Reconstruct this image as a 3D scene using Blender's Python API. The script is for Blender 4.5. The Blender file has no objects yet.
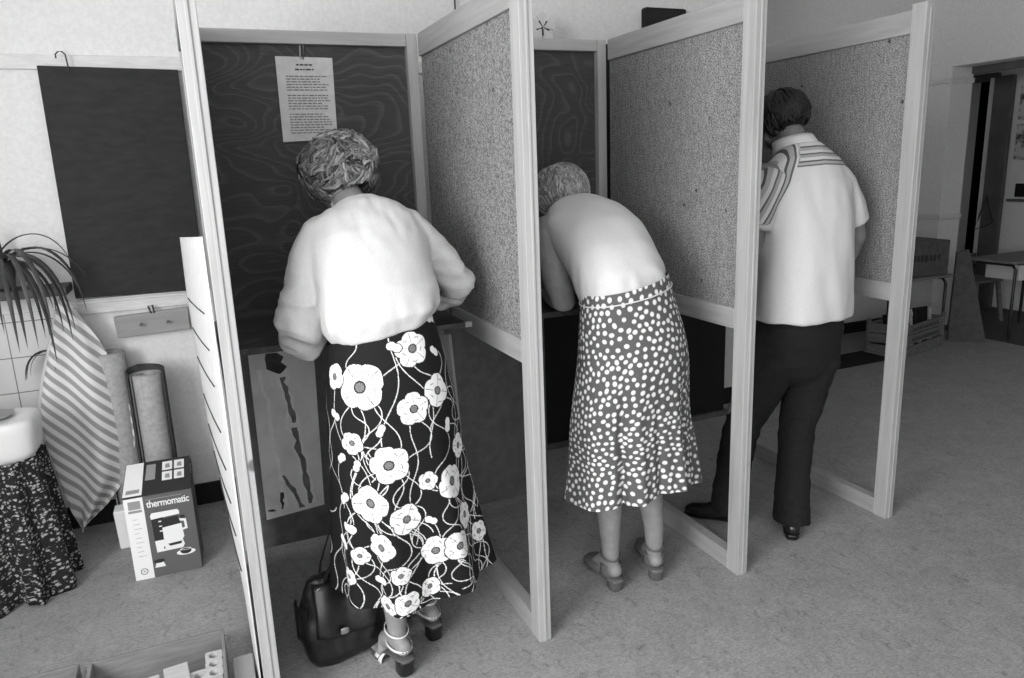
import bpy, bmesh, math, random
import numpy as np
from mathutils import Vector, Matrix, noise, Euler
random.seed(7); R=np.random.RandomState(5)
sc=bpy.context.scene
col=bpy.data.collections.new('polling_room'); sc.collection.children.link(col)
PI=math.pi
# ------------------------------------------------------------------ materials
def mat(name,v,rough=.7,spec=.3,metal=0):
    m=bpy.data.materials.new(name); m.use_nodes=True
    b=m.node_tree.nodes['Principled BSDF']
    b.inputs['Base Color'].default_value=(v,v,v,1); b.inputs['Roughness'].default_value=rough
    b.inputs['Specular IOR Level'].default_value=spec; b.inputs['Metallic'].default_value=metal
    return m
def nd(m,t,**k):
    n=m.node_tree.nodes.new(t)
    for a,b in k.items():
        if a in n.inputs: n.inputs[a].default_value=b
        else: setattr(n,a,b)
    return n
def lk(m,a,b): m.node_tree.links.new(a,b)
def ramp(m,fac,stops,interp='LINEAR'):
    r=nd(m,'ShaderNodeValToRGB'); r.color_ramp.interpolation=interp
    e=r.color_ramp.elements
    while len(e)<len(stops): e.new(.5)
    for i,(p,v) in enumerate(stops): e[i].position=p; e[i].color=(v,v,v,1)
    lk(m,fac,r.inputs[0]); return r.outputs[0]
def bsdf(m): return m.node_tree.nodes['Principled BSDF']
def bump(m,h,s=.3,d=.002):
    b=nd(m,'ShaderNodeBump'); b.inputs['Strength'].default_value=s; b.inputs['Distance'].default_value=d
    lk(m,h,b.inputs['Height']); lk(m,b.outputs[0],bsdf(m).inputs['Normal'])
def coords(m,scale=(1,1,1),which='Object'):
    t=nd(m,'ShaderNodeTexCoord'); mp=nd(m,'ShaderNodeMapping'); mp.inputs['Scale'].default_value=scale
    lk(m,t.outputs[which],mp.inputs[0]); return mp.outputs[0]
def nz(m,vec,scale,detail=4,rough=.6,dist=0):
    n=nd(m,'ShaderNodeTexNoise'); n.inputs['Scale'].default_value=scale; n.inputs['Detail'].default_value=detail
    n.inputs['Roughness'].default_value=rough; n.inputs['Distortion'].default_value=dist
    lk(m,vec,n.inputs['Vector']); return n.outputs[0]
def mix(m,a,b,f,mode='MULTIPLY'):
    x=nd(m,'ShaderNodeMix'); x.data_type='RGBA'; x.blend_type=mode; x.inputs[0].default_value=f
    lk(m,a,x.inputs[6]); lk(m,b,x.inputs[7]); return x.outputs[2]
def noisy(name,lo,hi,scale,rough=.7,stretch=(1,1,1),detail=4,spec=.3,bmp=0,p0=.35,p1=.65):
    m=mat(name,hi,rough,spec); n=nz(m,coords(m,stretch),scale,detail)
    lk(m,ramp(m,n,[(p0,lo),(p1,hi)]),bsdf(m).inputs[0])
    if bmp: bump(m,n,bmp)
    return m
M={}
M['wall']=noisy('painted_plaster',.72,.79,60,.85,detail=3,bmp=.08)
M['white_trim']=noisy('white_gloss_paint',.62,.72,12,.45,stretch=(1,1,6))
M['ceiling']=mat('ceiling_paint',.75,.9)
# mottled linoleum
m=M['floor']=mat('marbled_linoleum',.3,.55,.3)
v=coords(m,(1,1.0,1)); a=nz(m,v,7,8,.75,.6); b=nz(m,coords(m,(1,2.2,1)),95,5,.8); c=nz(m,coords(m,(1.0,.45,1)),38,4,.7,1.2)
ca=ramp(m,a,[(.3,.32),(.7,.42)]); cb=ramp(m,b,[(.34,.42),(.6,1)]); cc=ramp(m,c,[(.30,.35),(.44,1)])
lk(m,mix(m,mix(m,ca,cb,.8),cc,.6),bsdf(m).inputs[0]); bump(m,b,.1)
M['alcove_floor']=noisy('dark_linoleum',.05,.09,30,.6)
# pale planed timber
def timber(name,lo,hi,stretch):
    m=mat(name,hi,.6,.3); v=coords(m,stretch)
    g=nz(m,v,6,5,.6,.8); k=nd(m,'ShaderNodeTexVoronoi'); k.inputs['Scale'].default_value=3.2
    lk(m,coords(m,(1,1,.9)),k.inputs['Vector'])
    kn=ramp(m,k.outputs['Distance'],[(.035,.18),(.06,1)])
    lk(m,mix(m,ramp(m,g,[(.3,lo),(.65,hi)]),kn,.8),bsdf(m).inputs[0]); return m
M['timber_z']=timber('pale_timber_upright',.34,.43,(6,6,.35))
M['timber_y']=timber('pale_timber_along',.28,.36,(6,.35,6))
M['timber_x']=timber('pale_timber_across',.34,.43,(.35,6,6))
# chipboard
m=M['chip']=mat('chipboard',.3,.75,.2); v=coords(m)
a=nz(m,v,210,2,.7); b=nz(m,coords(m,(2.5,2.5,.8)),34,5,.7); c=nd(m,'ShaderNodeTexVoronoi'); c.inputs['Scale'].default_value=9
lk(m,v,c.inputs['Vector'])
x=mix(m,ramp(m,a,[(.38,.09),(.58,.36)]),ramp(m,b,[(.3,.62),(.6,1)]),.9)
lk(m,mix(m,x,ramp(m,c.outputs['Distance'],[(.045,.15),(.075,1)]),.85),bsdf(m).inputs[0]); bump(m,a,.2)
# stained plywood with contour grain
m=M['ply']=mat('dark_stained_plywood',.08,.6,.2)
v=coords(m,(1,1,1.5)); n1=nd(m,'ShaderNodeTexNoise'); n1.inputs['Scale'].default_value=1.9; n1.inputs['Detail'].default_value=2.2; n1.inputs['Distortion'].default_value=.5
lk(m,v,n1.inputs['Vector'])
mu=nd(m,'ShaderNodeMath',operation='MULTIPLY'); mu.inputs[1].default_value=24; lk(m,n1.outputs[0],mu.inputs[0])
fr=nd(m,'ShaderNodeMath',operation='FRACT'); lk(m,mu.outputs[0],fr.inputs[0])
w=ramp(m,fr.outputs[0],[(0,.066),(.60,.070),(.92,.108),(1,.068)])
lk(m,mix(m,w,ramp(m,nz(m,coords(m,(.6,1,9)),22,5,.7),[(.3,.62),(.7,1.1)]),.8),bsdf(m).inputs[0])
M['black_board']=noisy('slate_black_paint',.017,.026,14,.7,stretch=(1,1,3),bmp=.05)
M['hardboard']=noisy('grey_hardboard',.11,.15,20,.7)
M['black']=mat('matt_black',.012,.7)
M['black_leather']=noisy('black_leather',.006,.014,40,.28,spec=.6,bmp=.25)
M['black_metal']=mat('black_metal_tube',.02,.35,.5)
M['steel']=mat('worn_steel',.45,.35,.5,.8)
M['paper']=noisy('white_paper',.60,.68,30,.8)
M['ink']=mat('printing_ink',.05,.7)
M['faint_ink']=mat('faint_typed_ink',.17,.7)
M['skin']=noisy('skin',.23,.28,30,.55,spec=.35)
M['skin_dark']=noisy('tanned_skin',.17,.21,30,.55,spec=.35)
M['blouse']=noisy('white_jersey',.55,.61,200,.9,bmp=.08)
M['blouse_trim']=mat('blouse_hem_band',.66,.9)
M['top']=noisy('white_knit_top',.57,.63,260,.9,bmp=.15)
M['trousers']=noisy('dark_wool_trousers',.007,.013,90,.9,bmp=.1)
M['shoe_black']=mat('black_shoe_leather',.012,.3,.5)
M['shoe_tan']=mat('tan_shoe_leather',.13,.4,.45)
M['strap']=mat('pale_strap_leather',.72,.5)
M['sole']=mat('shoe_sole',.10,.6)
def hairmat(name,lo,hi,rough=.45):
    m=mat(name,hi,rough,.5); n=nz(m,coords(m,(1,1,1)),55,4,.7)
    t=nd(m,'ShaderNodeAttribute'); t.attribute_name='Tone'
    lk(m,mix(m,ramp(m,t.outputs['Fac'],[(.0,lo),(.45,(lo+hi)*.42),(1,hi)]),ramp(m,n,[(.3,.65),(.65,1)]),1),bsdf(m).inputs[0]); return m
M['hair_grey']=hairmat('curly_brown_grey_hair',.015,.40)
M['hair_light']=hairmat('light_grey_hair',.12,.62)
M['hair_black']=hairmat('black_hair',.004,.012,.5)
def attrmat(name,rough=.8,a='Col'):
    m=mat(name,.5,rough,.2); n=nd(m,'ShaderNodeAttribute'); n.attribute_name=a; lk(m,n.outputs['Color'],bsdf(m).inputs[0]); return m
M['floral']=attrmat('poppy_print_cotton'); M['dots']=attrmat('spotted_cotton'); M['attr']=attrmat('printed_cloth')
# man's shirt: dark narrow stripes following a yoke distance attribute
m=M['shirt']=mat('striped_shirt_cotton',.7,.85,.2); n=nd(m,'ShaderNodeAttribute'); n.attribute_name='yoke'
r=ramp(m,n.outputs['Fac'],[(0,.60),(.10,.60),(.101,.10),(.155,.10),(.156,.40),(.27,.40),(.271,.62),(.38,.62),(.381,.12),(.43,.12),(.431,.36),(.54,.36),(.541,.62),(.66,.62),(.661,.10),(.72,.10),(.721,.42),(.83,.42),(.831,.12),(.88,.12),(.881,.62)],'CONSTANT')
lk(m,mix(m,r,ramp(m,nz(m,coords(m,(8,8,8)),30,3),[(.3,.88),(.7,1)]),1),bsdf(m).inputs[0])
M['box_grey']=mat('printed_card_grey',.12,.5); M['box_white']=mat('printed_card_white',.84,.5)
M['box_dark']=mat('printed_card_dark',.03,.5); M['box_mid']=mat('printed_card_mid',.30,.5); M['card']=noisy('brown_card',.09,.13,20,.8)
M['leaf']=noisy('strap_leaf',.03,.10,9,.5,stretch=(1,1,.4)); M['pot']=mat('clay_pot',.10,.8)
M['enamel']=mat('white_enamel',.72,.25,.5)
M['tile']=mat('white_glazed_tile',.70,.25,.5)
m=M['tile']; br=nd(m,'ShaderNodeTexBrick'); br.offset=0; br.inputs['Scale'].default_value=1
br.inputs['Brick Width'].default_value=.15; br.inputs['Row Height'].default_value=.15; br.inputs['Mortar Size'].default_value=.0022
br.inputs['Color1'].default_value=(.7,.7,.7,1); br.inputs['Color2'].default_value=(.68,.68,.68,1); br.inputs['Mortar'].default_value=(.22,.22,.22,1)
t=nd(m,'ShaderNodeTexCoord'); mp=nd(m,'ShaderNodeMapping'); mp.inputs['Rotation'].default_value=(PI/2,0,0); lk(m,t.outputs['Object'],mp.inputs[0]); lk(m,mp.outputs[0],br.inputs['Vector']); lk(m,br.outputs[0],bsdf(m).inputs[0])
# striped towel by UV
m=M['towel']=mat('striped_towel',.6,.95,.1); t=nd(m,'ShaderNodeUVMap'); sx=nd(m,'ShaderNodeSeparateXYZ'); lk(m,t.outputs[0],sx.inputs[0])
mu=nd(m,'ShaderNodeMath',operation='MULTIPLY'); mu.inputs[1].default_value=1; lk(m,sx.outputs[0],mu.inputs[0]); fr=nd(m,'ShaderNodeMath',operation='FRACT'); lk(m,mu.outputs[0],fr.inputs[0])
lk(m,ramp(m,fr.outputs[0],[(0,.74),(.40,.74),(.5,.34),(.9,.34),(1,.74)]),bsdf(m).inputs[0])
M['roll_paper']=noisy('grey_felt_roll',.33,.42,60,.9); M['roll_dark']=noisy('dark_backing',.035,.06,20,.7)
# little flower print on curtain
m=M['curtain']=mat('sprigged_curtain_cloth',.03,.85,.2); vo=nd(m,'ShaderNodeTexVoronoi'); vo.inputs['Scale'].default_value=1; vo.inputs['Randomness'].default_value=.75
uv=nd(m,'ShaderNodeUVMap'); lk(m,uv.outputs[0],vo.inputs['Vector'])
n2=nd(m,'ShaderNodeTexNoise'); n2.inputs['Scale'].default_value=3.5; lk(m,uv.outputs[0],n2.inputs['Vector'])
ad=nd(m,'ShaderNodeMath',operation='ADD'); lk(m,vo.outputs['Distance'],ad.inputs[0]); lk(m,n2.outputs[0],ad.inputs[1])
lk(m,ramp(m,ad.outputs[0],[(.80,.42),(.90,.018)]),bsdf(m).inputs[0])
M['painting']=mat('painting_paper',.3,.7,.2)
m=M['painting']; g=coords(m); s_=nd(m,'ShaderNodeSeparateXYZ'); lk(m,g,s_.inputs[0])
lk(m,ramp(m,nz(m,coords(m,(1.2,1,1)),6,4,.6,.6),[(.3,.66),(.7,.84)]),bsdf(m).inputs[0])
M['paint_dark']=noisy('dark_paint_stroke',.03,.07,20,.6); M['paint_pale']=noisy('pale_paint_stroke',.78,.88,20,.6); M['paint_mid']=noisy('mid_paint_stroke',.12,.22,20,.6)
M['photo']=noisy('photographs',.05,.6,11,.4,p0=.42,p1=.55)
M['glass']=mat('window_glass',.9,.02,.5); bsdf(M['glass']).inputs['Transmission Weight'].default_value=1
M['grey_paint']=noisy('grey_door_paint',.10,.13,8,.5); M['dark_room']=mat('doorway_darkness',.008,.9)  # near-black puts the darkness inside the doorway into its wall colour
M['rack']=timber('darker_rack_timber',.26,.34,(.35,6,6))
M['crate']=noisy('bare_crate_wood',.13,.20,12,.8,stretch=(1,1,5)); M['table_top']=noisy('table_laminate',.16,.2,20,.5)
# ------------------------------------------------------------------ mesh helpers
def link(o,parent=None):
    col.objects.link(o)
    if parent is not None: o.parent=parent
    return o
def wloc(o):
    v=Vector((0,0,0))
    while o is not None: v=v+o.location; o=o.parent
    return v
class MB:
    """collects shapes in world coordinates (or a local frame) and links them as one mesh"""
    def __init__(s): s.v=[];s.f=[];s.m=[];s.mi=0
    def add(s,vs,fs):
        k=len(s.v); s.v+= [tuple(p) for p in vs]; s.f+=[tuple(i+k for i in f) for f in fs]; s.m+=[s.mi]*len(fs); return s
    def box(s,x0,x1,y0,y1,z0,z1):
        vs=[(x,y,z) for z in (z0,z1) for y in (y0,y1) for x in (x0,x1)]
        return s.add(vs,[(0,2,3,1),(4,5,7,6),(0,1,5,4),(2,6,7,3),(0,4,6,2),(1,3,7,5)])
    def bar(s,a,b,w,t,up=(0,0,1)):
        a=Vector(a);b=Vector(b);d=(b-a).normalized();u=Vector(up);sd=d.cross(u)
        if sd.length<1e-4: sd=d.cross(Vector((1,0,0)))
        sd.normalize();u=sd.cross(d)
        vs=[p+sd*i*w/2+u*j*t/2 for p in (a,b) for i,j in ((-1,-1),(1,-1),(1,1),(-1,1))]
        return s.add(vs,[(0,1,2,3),(7,6,5,4),(0,4,5,1),(1,5,6,2),(2,6,7,3),(3,7,4,0)])
    def loft(s,nodes,n=20,side=(1,0,0),cap=True,sq=2.0):
        """nodes: (centre, a, b[, side vector]); closed elliptical tube along the path"""
        P=[Vector(q[0]) for q in nodes]; rings=[]; N=len(P)
        for i,q in enumerate(nodes):
            t=(P[min(i+1,N-1)]-P[max(i-1,0)])
            if t.length<1e-9: t=Vector((0,0,1))
            t.normalize(); sd=Vector(q[3]) if len(q)>3 else Vector(side)
            sd=sd-t*sd.dot(t)
            if sd.length<1e-3: sd=Vector((0,1,0))-t*t.y
            sd.normalize(); u=t.cross(sd)
            rings.append((P[i],sd,u,q[1],q[2],t))
        if cap:
            c,sd,u,a,b,t=rings[0]; r=min(a,b); pre=[(c-t*r*math.sin(w),sd,u,a*math.cos(w),b*math.cos(w),t) for w in (1.45,1.0,.5)]
            c,sd,u,a,b,t=rings[-1]; r=min(a,b); post=[(c+t*r*math.sin(w),sd,u,a*math.cos(w),b*math.cos(w),t) for w in (.5,1.0,1.45)]
            rings=pre+rings+post
        vs=[];fs=[]
        for c,sd,u,a,b,t in rings:
            for k in range(n):
                w=2*PI*k/n; cx=math.cos(w); sx=math.sin(w); e=2/sq
                vs.append(c+sd*a*math.copysign(abs(cx)**e,cx)+u*b*math.copysign(abs(sx)**e,sx))
        for i in range(len(rings)-1):
            for k in range(n):
                k2=(k+1)%n; fs.append((i*n+k,i*n+k2,(i+1)*n+k2,(i+1)*n+k))
        fs.append(tuple(range(n-1,-1,-1))); fs.append(tuple((len(rings)-1)*n+k for k in range(n)))
        return s.add(vs,fs)
    def tube(s,pts,r,n=10,side=(1,0,0)):
        if not isinstance(r,(list,tuple)): r=[r]*len(pts)
        return s.loft([(p,q,q) for p,q in zip(pts,r)],n,side)
    def ball(s,c,rx,ry,rz,rot=None,n=20):
        vs=[];fs=[];m=n//2
        Rm=rot.to_matrix() if rot is not None else Matrix.Identity(3); c=Vector(c)
        for i in range(1,m):
            ph=PI*i/m
            for k in range(n):
                w=2*PI*k/n; vs.append(c+Rm@Vector((rx*math.sin(ph)*math.cos(w),ry*math.sin(ph)*math.sin(w),rz*math.cos(ph))))
        vs.append(c+Rm@Vector((0,0,rz)));vs.append(c+Rm@Vector((0,0,-rz)));T=len(vs)-2;B=T+1
        for i in range(m-2):
            for k in range(n):
                k2=(k+1)%n; fs.append((i*n+k,(i+1)*n+k,(i+1)*n+k2,i*n+k2))
        for k in range(n): fs.append((T,k,(k+1)%n)); fs.append((B,(m-2)*n+(k+1)%n,(m-2)*n+k))
        return s.add(vs,fs)
    def poly(s,pts):  # single face
        return s.add(pts,[tuple(range(len(pts)))])
    def prism(s,pts,d):  # polygon extruded by vector d
        n=len(pts);d=Vector(d);P=[Vector(p) for p in pts]
        return s.add(P+[p+d for p in P],[tuple(range(n-1,-1,-1)),tuple(range(n,2*n))]+[(k,(k+1)%n,n+(k+1)%n,n+k) for k in range(n)])
    def grid(s,fn,nu,nv,closed=False):
        vs=[fn(i/(nu if closed else nu-1),j/(nv-1)) for j in range(nv) for i in range(nu)]
        fs=[(j*nu+i,j*nu+(i+1)%nu,(j+1)*nu+(i+1)%nu,(j+1)*nu+i) for j in range(nv-1) for i in range(nu if closed else nu-1)]
        return s.add(vs,fs)
    def build(s,name,mats,parent=None,smooth=False,bevel=0,origin=None,local=False,solid=0):
        me=bpy.data.meshes.new(name)
        if origin is None and parent is None:
            a=np.array(s.v); origin=Vector(((a[:,0].min()+a[:,0].max())/2,(a[:,1].min()+a[:,1].max())/2,a[:,2].min()))
        off=Vector((0,0,0)) if local else (wloc(parent) if parent is not None else Vector(origin))
        me.from_pydata([(p[0]-off.x,p[1]-off.y,p[2]-off.z) for p in s.v],[],s.f); me.update()
        if not isinstance(mats,(list,tuple)): mats=[mats]
        for q in mats: me.materials.append(q)
        if len(mats)>1: me.polygons.foreach_set('material_index',s.m)
        if smooth: me.polygons.foreach_set('use_smooth',[True]*len(me.polygons))
        o=bpy.data.objects.new(name,me); link(o,parent)
        if parent is None and not local: o.location=off
        if solid:
            d=o.modifiers.new('thickness','SOLIDIFY'); d.thickness=solid; d.offset=0
        if bevel:
            d=o.modifiers.new('bevel','BEVEL'); d.width=bevel; d.segments=2; d.limit_method='ANGLE'
        return o
def tag(o,label=None,cat=None,group=None,kind=None):
    if label:o['label']=label
    if cat:o['category']=cat
    if group:o['group']=group
    if kind:o['kind']=kind
    return o
def thing(name,loc,label,cat,rz=0,group=None):
    o=bpy.data.objects.new(name,None); o.empty_display_size=.1; col.objects.link(o); o.location=loc; o.rotation_euler=(0,0,rz)
    return tag(o,label,cat,group)
def struct(mb,name,m,parent=None,**k):
    o=mb.build(name,m,parent,**k)
    if parent is None:o['kind']='structure'
    return o
def remesh(mb,voxel,smooth=6,fac=.5):
    """fuse overlapping closed shapes into one continuous skin"""
    me=bpy.data.meshes.new('tmp'); me.from_pydata(mb.v,[],mb.f); me.update()
    o=bpy.data.objects.new('tmp',me); sc.collection.objects.link(o)
    r=o.modifiers.new('r','REMESH'); r.mode='VOXEL'; r.voxel_size=voxel; r.adaptivity=0
    if smooth:
        q=o.modifiers.new('s','SMOOTH'); q.iterations=smooth; q.factor=fac
    dg=bpy.context.evaluated_depsgraph_get(); ev=o.evaluated_get(dg); out=bpy.data.meshes.new_from_object(ev)
    bpy.data.objects.remove(o); bpy.data.meshes.remove(me)
    out.polygons.foreach_set('use_smooth',[True]*len(out.polygons)); return out
def co(me):
    a=np.empty(len(me.vertices)*3,dtype=np.float32); me.vertices.foreach_get('co',a); return a.reshape(-1,3)
def setco(me,a): me.vertices.foreach_set('co',np.ascontiguousarray(a,dtype=np.float32).ravel()); me.update()
def normals(me):
    a=np.empty(len(me.vertices)*3,dtype=np.float32); me.vertices.foreach_get('normal',a); return a.reshape(-1,3)
def meshobj(me,name,m,parent,origin=None):
    off=wloc(parent) if parent is not None else Vector(origin)
    a=co(me)-np.array(off); setco(me,a); me.materials.clear(); me.materials.append(m); me.name=name
    o=bpy.data.objects.new(name,me); link(o,parent)
    if parent is None:o.location=off
    return o
def wrinkle(me,fn):
    a=co(me);n=normals(me); d=np.array([fn(p) for p in a]); setco(me,a+n*d[:,None])
def setcol(me,vals,name='Col'):
    at=me.color_attributes.new(name,'FLOAT_COLOR','POINT'); c=np.ones((len(vals),4),dtype=np.float32); c[:,:3]=np.array(vals)[:,None]; at.data.foreach_set('color',c.ravel())
def setuv(me,fn):
    uv=me.uv_layers.new(name='UVMap')
    for l in me.loops: uv.data[l.index].uv=fn(l.vertex_index)
# ------------------------------------------------------------------ room shell
YW,YR,XR,ZC=3.589,4.60,5.75,2.95
struct(MB().box(-1.9,XR,-2.0,YR+.15,-.1,0),'floor',M['floor'])
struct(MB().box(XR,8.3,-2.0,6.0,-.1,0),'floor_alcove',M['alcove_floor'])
struct(MB().box(-2.02,8.3,-2.12,6.0,ZC,ZC+.1),'ceiling',M['ceiling'])
struct(MB().box(-1.9,3.1,YW,YW+.12,0,ZC),'wall_back',M['wall'])
struct(MB().box(2.98,3.1,YW+.12,YR,0,ZC),'wall_jog',M['wall'])
struct(MB().box(3.1,XR+.15,YR,YR+.12,0,ZC),'wall_rear',M['wall'])
struct(MB().box(XR,6.0,4.39,YR+.12,0,ZC).box(XR,6.0,-.2,4.39,2.145,ZC).box(XR,6.0,-2.0,-.2,0,ZC),'wall_right',M['wall'])
struct(MB().box(5.97,6.0,-.2,4.385,2.09,2.145),'trim_2',M['grey_paint'],bevel=.004)
# alcove beyond the opening
struct(MB().box(7.0,7.12,-2.0,4.88,0,ZC).box(7.0,7.12,5.12,6.0,0,ZC).box(7.0,7.12,4.88,5.12,2.14,ZC),'wall_alcove',M['wall'])
struct(MB().box(6.0,7.0,5.75,5.87,0,ZC).box(5.88,6.0,YR+.12,5.87,0,ZC),'wall_alcove_end',M['wall'])
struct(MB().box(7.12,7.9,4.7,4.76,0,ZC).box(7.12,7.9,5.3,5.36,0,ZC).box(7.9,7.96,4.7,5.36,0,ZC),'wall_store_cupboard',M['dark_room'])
def doorway():
    d=MB().box(6.96,7.0,4.845,4.88,0,2.14).box(6.96,7.0,5.12,5.16,0,2.14).box(6.96,7.0,4.845,5.16,2.10,2.17).build('door_1',M['grey_paint']); d['kind']='structure'
    MB().box(6.90,6.945,4.66,4.845,0,2.13).build('door_leaf',M['grey_paint'],d,bevel=.003)
    MB().box(6.86,6.90,4.835,4.848,0,2.12).build('door_edge_strip',M['white_trim'],d)
doorway()
# left wall with a big window, front wall (behind the viewer) with two
def wall_hole_x(name,x0,x1,ya,yb,y0,y1,z0,z1):
    struct(MB().box(x0,x1,ya,y0,0,ZC).box(x0,x1,y1,yb,0,ZC).box(x0,x1,y0,y1,0,z0).box(x0,x1,y0,y1,z1,ZC),name,M['wall'])
XL,YF=-1.9,-2.0
wall_hole_x('wall_left',XL-.12,XL,YF-.12,YW+.12,-1.3,1.1,.9,2.6)
struct(MB().box(XL,-1.7,YF-.12,YF,0,ZC).box(1.1,8.3,YF-.12,YF,0,ZC).box(-1.7,1.1,YF-.12,YF,0,.9).box(-1.7,1.1,YF-.12,YF,2.6,ZC),'wall_front',M['wall'])
b=MB()
for y in (-1.3,-.13,1.04): b.box(XL-.09,XL-.02,y,y+.06,.9,2.6)
b.box(XL-.09,XL-.02,-1.3,1.1,.9,.96).box(XL-.09,XL-.02,-1.3,1.1,2.54,2.6)
wf=struct(b,'window_1',M['white_trim']); struct(MB().box(XL-.065,XL-.06,-1.28,1.08,.92,2.58),'pane',M['glass'],wf)
b=MB()
for x in (-1.7,-.78,.12,1.04): b.box(x,x+.06,YF-.09,YF-.02,.9,2.6)
b.box(-1.7,1.1,YF-.09,YF-.02,.9,.96).box(-1.7,1.1,YF-.09,YF-.02,2.54,2.6)
wf=struct(b,'window_2',M['white_trim']); struct(MB().box(-1.68,1.08,YF-.065,YF-.06,.92,2.58),'pane',M['glass'],wf)
# picture rail, chair rail, baseboards
struct(MB().box(-1.9,3.1,YW-.018,YW,1.945,2.0),'trim_3',M['white_trim'],bevel=.003)
struct(MB().box(-.50,3.1,YW-.022,YW,.955,1.02).box(-.50,3.1,YW-.03,YW,1.0,1.012),'trim_4',M['white_trim'],bevel=.003)
struct(MB().box(3.1,XR,YR-.018,YR,2.02,2.06).box(XR-.018,XR,4.39,YR,2.02,2.06).box(XR-.018,6.0,4.372,4.39,2.02,2.06),'trim_5',M['white_trim'],bevel=.003)
struct(MB().box(3.1,XR,YR-.022,YR,.93,.965).box(XR-.018,XR,4.39,YR,.93,.965).box(XR-.018,6.0,4.372,4.39,.93,.965),'trim_6',M['white_trim'],bevel=.003)
struct(MB().box(-1.9,3.1,YW-.018,YW,0,.10),'baseboard_back',M['black'])
struct(MB().box(3.1,XR,YR-.018,YR,0,.09),'baseboard_rear',M['black'])
# ------------------------------------------------------------------ voting booth
Pf=[(.0195,1.92),(.855,1.925),(1.676,1.96),(2.505,2.035)]; W,T,YB,HT=.043,.062,2.93,2.0
booth=thing('voting_booth',(1.26,2.4,0),'pale timber voting booth of three open stalls with chipboard dividers and dark plywood backs','voting booth')
for i,(x,y) in enumerate(Pf):
    MB().box(x,x+W,y,y+T,0,HT+.02).box(x+.017,x+.026,y-.004,y,0,HT).build('front_post',M['timber_z'],booth,bevel=.003)
    MB().box(x-.040 if i else x+.003,x if i else x+W,YB-T+.01,YB+.006,0,HT).build('back_post',M['timber_z'],booth,bevel=.003)
    MB().box(x,x+W,y+T,YB-T,1.918,HT).build('top_rail',M['timber_y'],booth,bevel=.003)
    MB().box(x,x+W,y+T,YB-T,.92,.993).build('middle_rail',M['timber_y'],booth,bevel=.003)
    MB().box(x,x+W,y+T,YB-T,0,.07).build('ground_rail',M['timber_y'],booth,bevel=.003)
    MB().box(x+.012,x+.028,y+T-.004,YB-T+.004,.988,1.922).build('side_panel',M['chip'],booth)
for i in range(3):
    x0=Pf[i][0]+W; x1=Pf[i+1][0]-.040
    MB().box(x0,x1,YB-.045,YB,1.955,HT).build('back_rail',M['timber_x'],booth,bevel=.003)
    MB().box(x0,x1,YB-.02,YB-.008,.95,1.96).build('back_panel',M['ply'],booth)
    if i==0: MB().box(x0,x1-.002,YB-.02,YB-.008,.04,.95).build('lower_back_panel',M['hardboard'],booth)
    s=MB().box(x0+.002,x1-.002,2.35,YB-.022,.966,.987).build('writing_shelf',M['ply'],booth,bevel=.002)
    MB().box(x1-.012,x1+.012,2.338,2.352,.972,.990).build('shelf_bracket',M['steel'],booth)
# lower panel and leaning slat in the middle stall
tag(MB().box(.902,1.36,YB-.034,YB-.022,.03,.93).build('hardboard_panel',M['hardboard'],bevel=.002),'grey hardboard sheet standing under the shelf at the back of the middle stall','board')
tag(MB().bar((.83,2.55,0),(.800,2.60,.90),.014,.075).build('timber_slat',M['timber_z'],bevel=.002),'thin timber slat leaning on the divider behind the floral skirt','slat')
# tall black board behind
bb=tag(MB().box(1.55,2.78,3.42,3.46,.03,2.075).build('display_board',M['black'],bevel=.004),'tall black display board standing behind the middle stall','board')
MB().box(1.55,2.80,3.40,3.50,0,.03).build('foot_rail',M['card'],bb)
# pinwheel decoration
pw=thing('paper_pinwheel',(1.63,3.4,2.08),'small white paper pinwheel flower on top of the black display board','decoration')
b=MB()
for k in range(5):
    a=2*PI*k/5+.3; c=Vector((1.63,3.39,2.135)); d=Vector((math.cos(a),0,math.sin(a))); e=Vector((-math.sin(a),0,math.cos(a)))
    b.prism([c+d*.008,c+d*.05+e*.032,c+d*.072,c+d*.05-e*.026],(0,.006,0))
b.build('petal_wheel',M['paper'],pw); b=MB().tube([(1.63,3.40,2.135),(1.63,3.40,2.078)],.004)
for k in range(5):
    a=2*PI*k/5+.93; c=Vector((1.63,3.386,2.135)); d=Vector((math.cos(a),0,math.sin(a)))
    b.prism([c,c+d*.035+Vector((-.004*d.z,0,.004*d.x)),c+d*.035-Vector((-.004*d.z,0,.004*d.x))],(0,.003,0))
b.build('dark_centre',M['ink'],pw)
# black framed panel high on back wall
fr=tag(MB().box(2.30,2.56,YW-.05,YW,2.02,2.285).build('black_panel',M['black'],bevel=.012),'black round-cornered panel high on the white wall above the dividers','panel')
MB().box(2.315,2.545,YW-.054,YW-.05,2.035,2.27).build('panel_face',M['black_board'],fr)
tag(MB().tube([(1.255,YW-.03,2.22),(1.258,YW-.028,2.6),(1.262,YW-.02,ZC)],.004).build('hanging_wire',M['ink'],smooth=True),'thin dark wire hanging down the white wall above the first divider','wire')
# ------------------------------------------------------------------ blackboard
bk=thing('blackboard',(-.25,YW-.03,1.03),'large plain blackboard hung on the white wall left of the booth','blackboard')
MB().prism([(-.494,YW-.05,1.955),(.012,YW-.05,1.945),(.005,YW-.05,1.02),(-.50,YW-.05,1.03)],(0,.022,0)).build('board_face',M['black_board'],bk,bevel=.003)
def hook(x,z,parent=None,name='wire_hook',y=YW-.035,h=.07,m='ink'):
    pts=[(x+.015,y,z-.02),(x+.012,y,z+.03)]+[(x+.012-.018+.018*math.cos(a),y,z+.035+.018*math.sin(a)) for a in (.4,1.2,2.0,2.8,3.5)]
    return MB().tube(pts,.0028,8).build(name,M[m],parent,smooth=True)
hook(-.40,1.955,bk,y=YW-.055)
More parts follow.
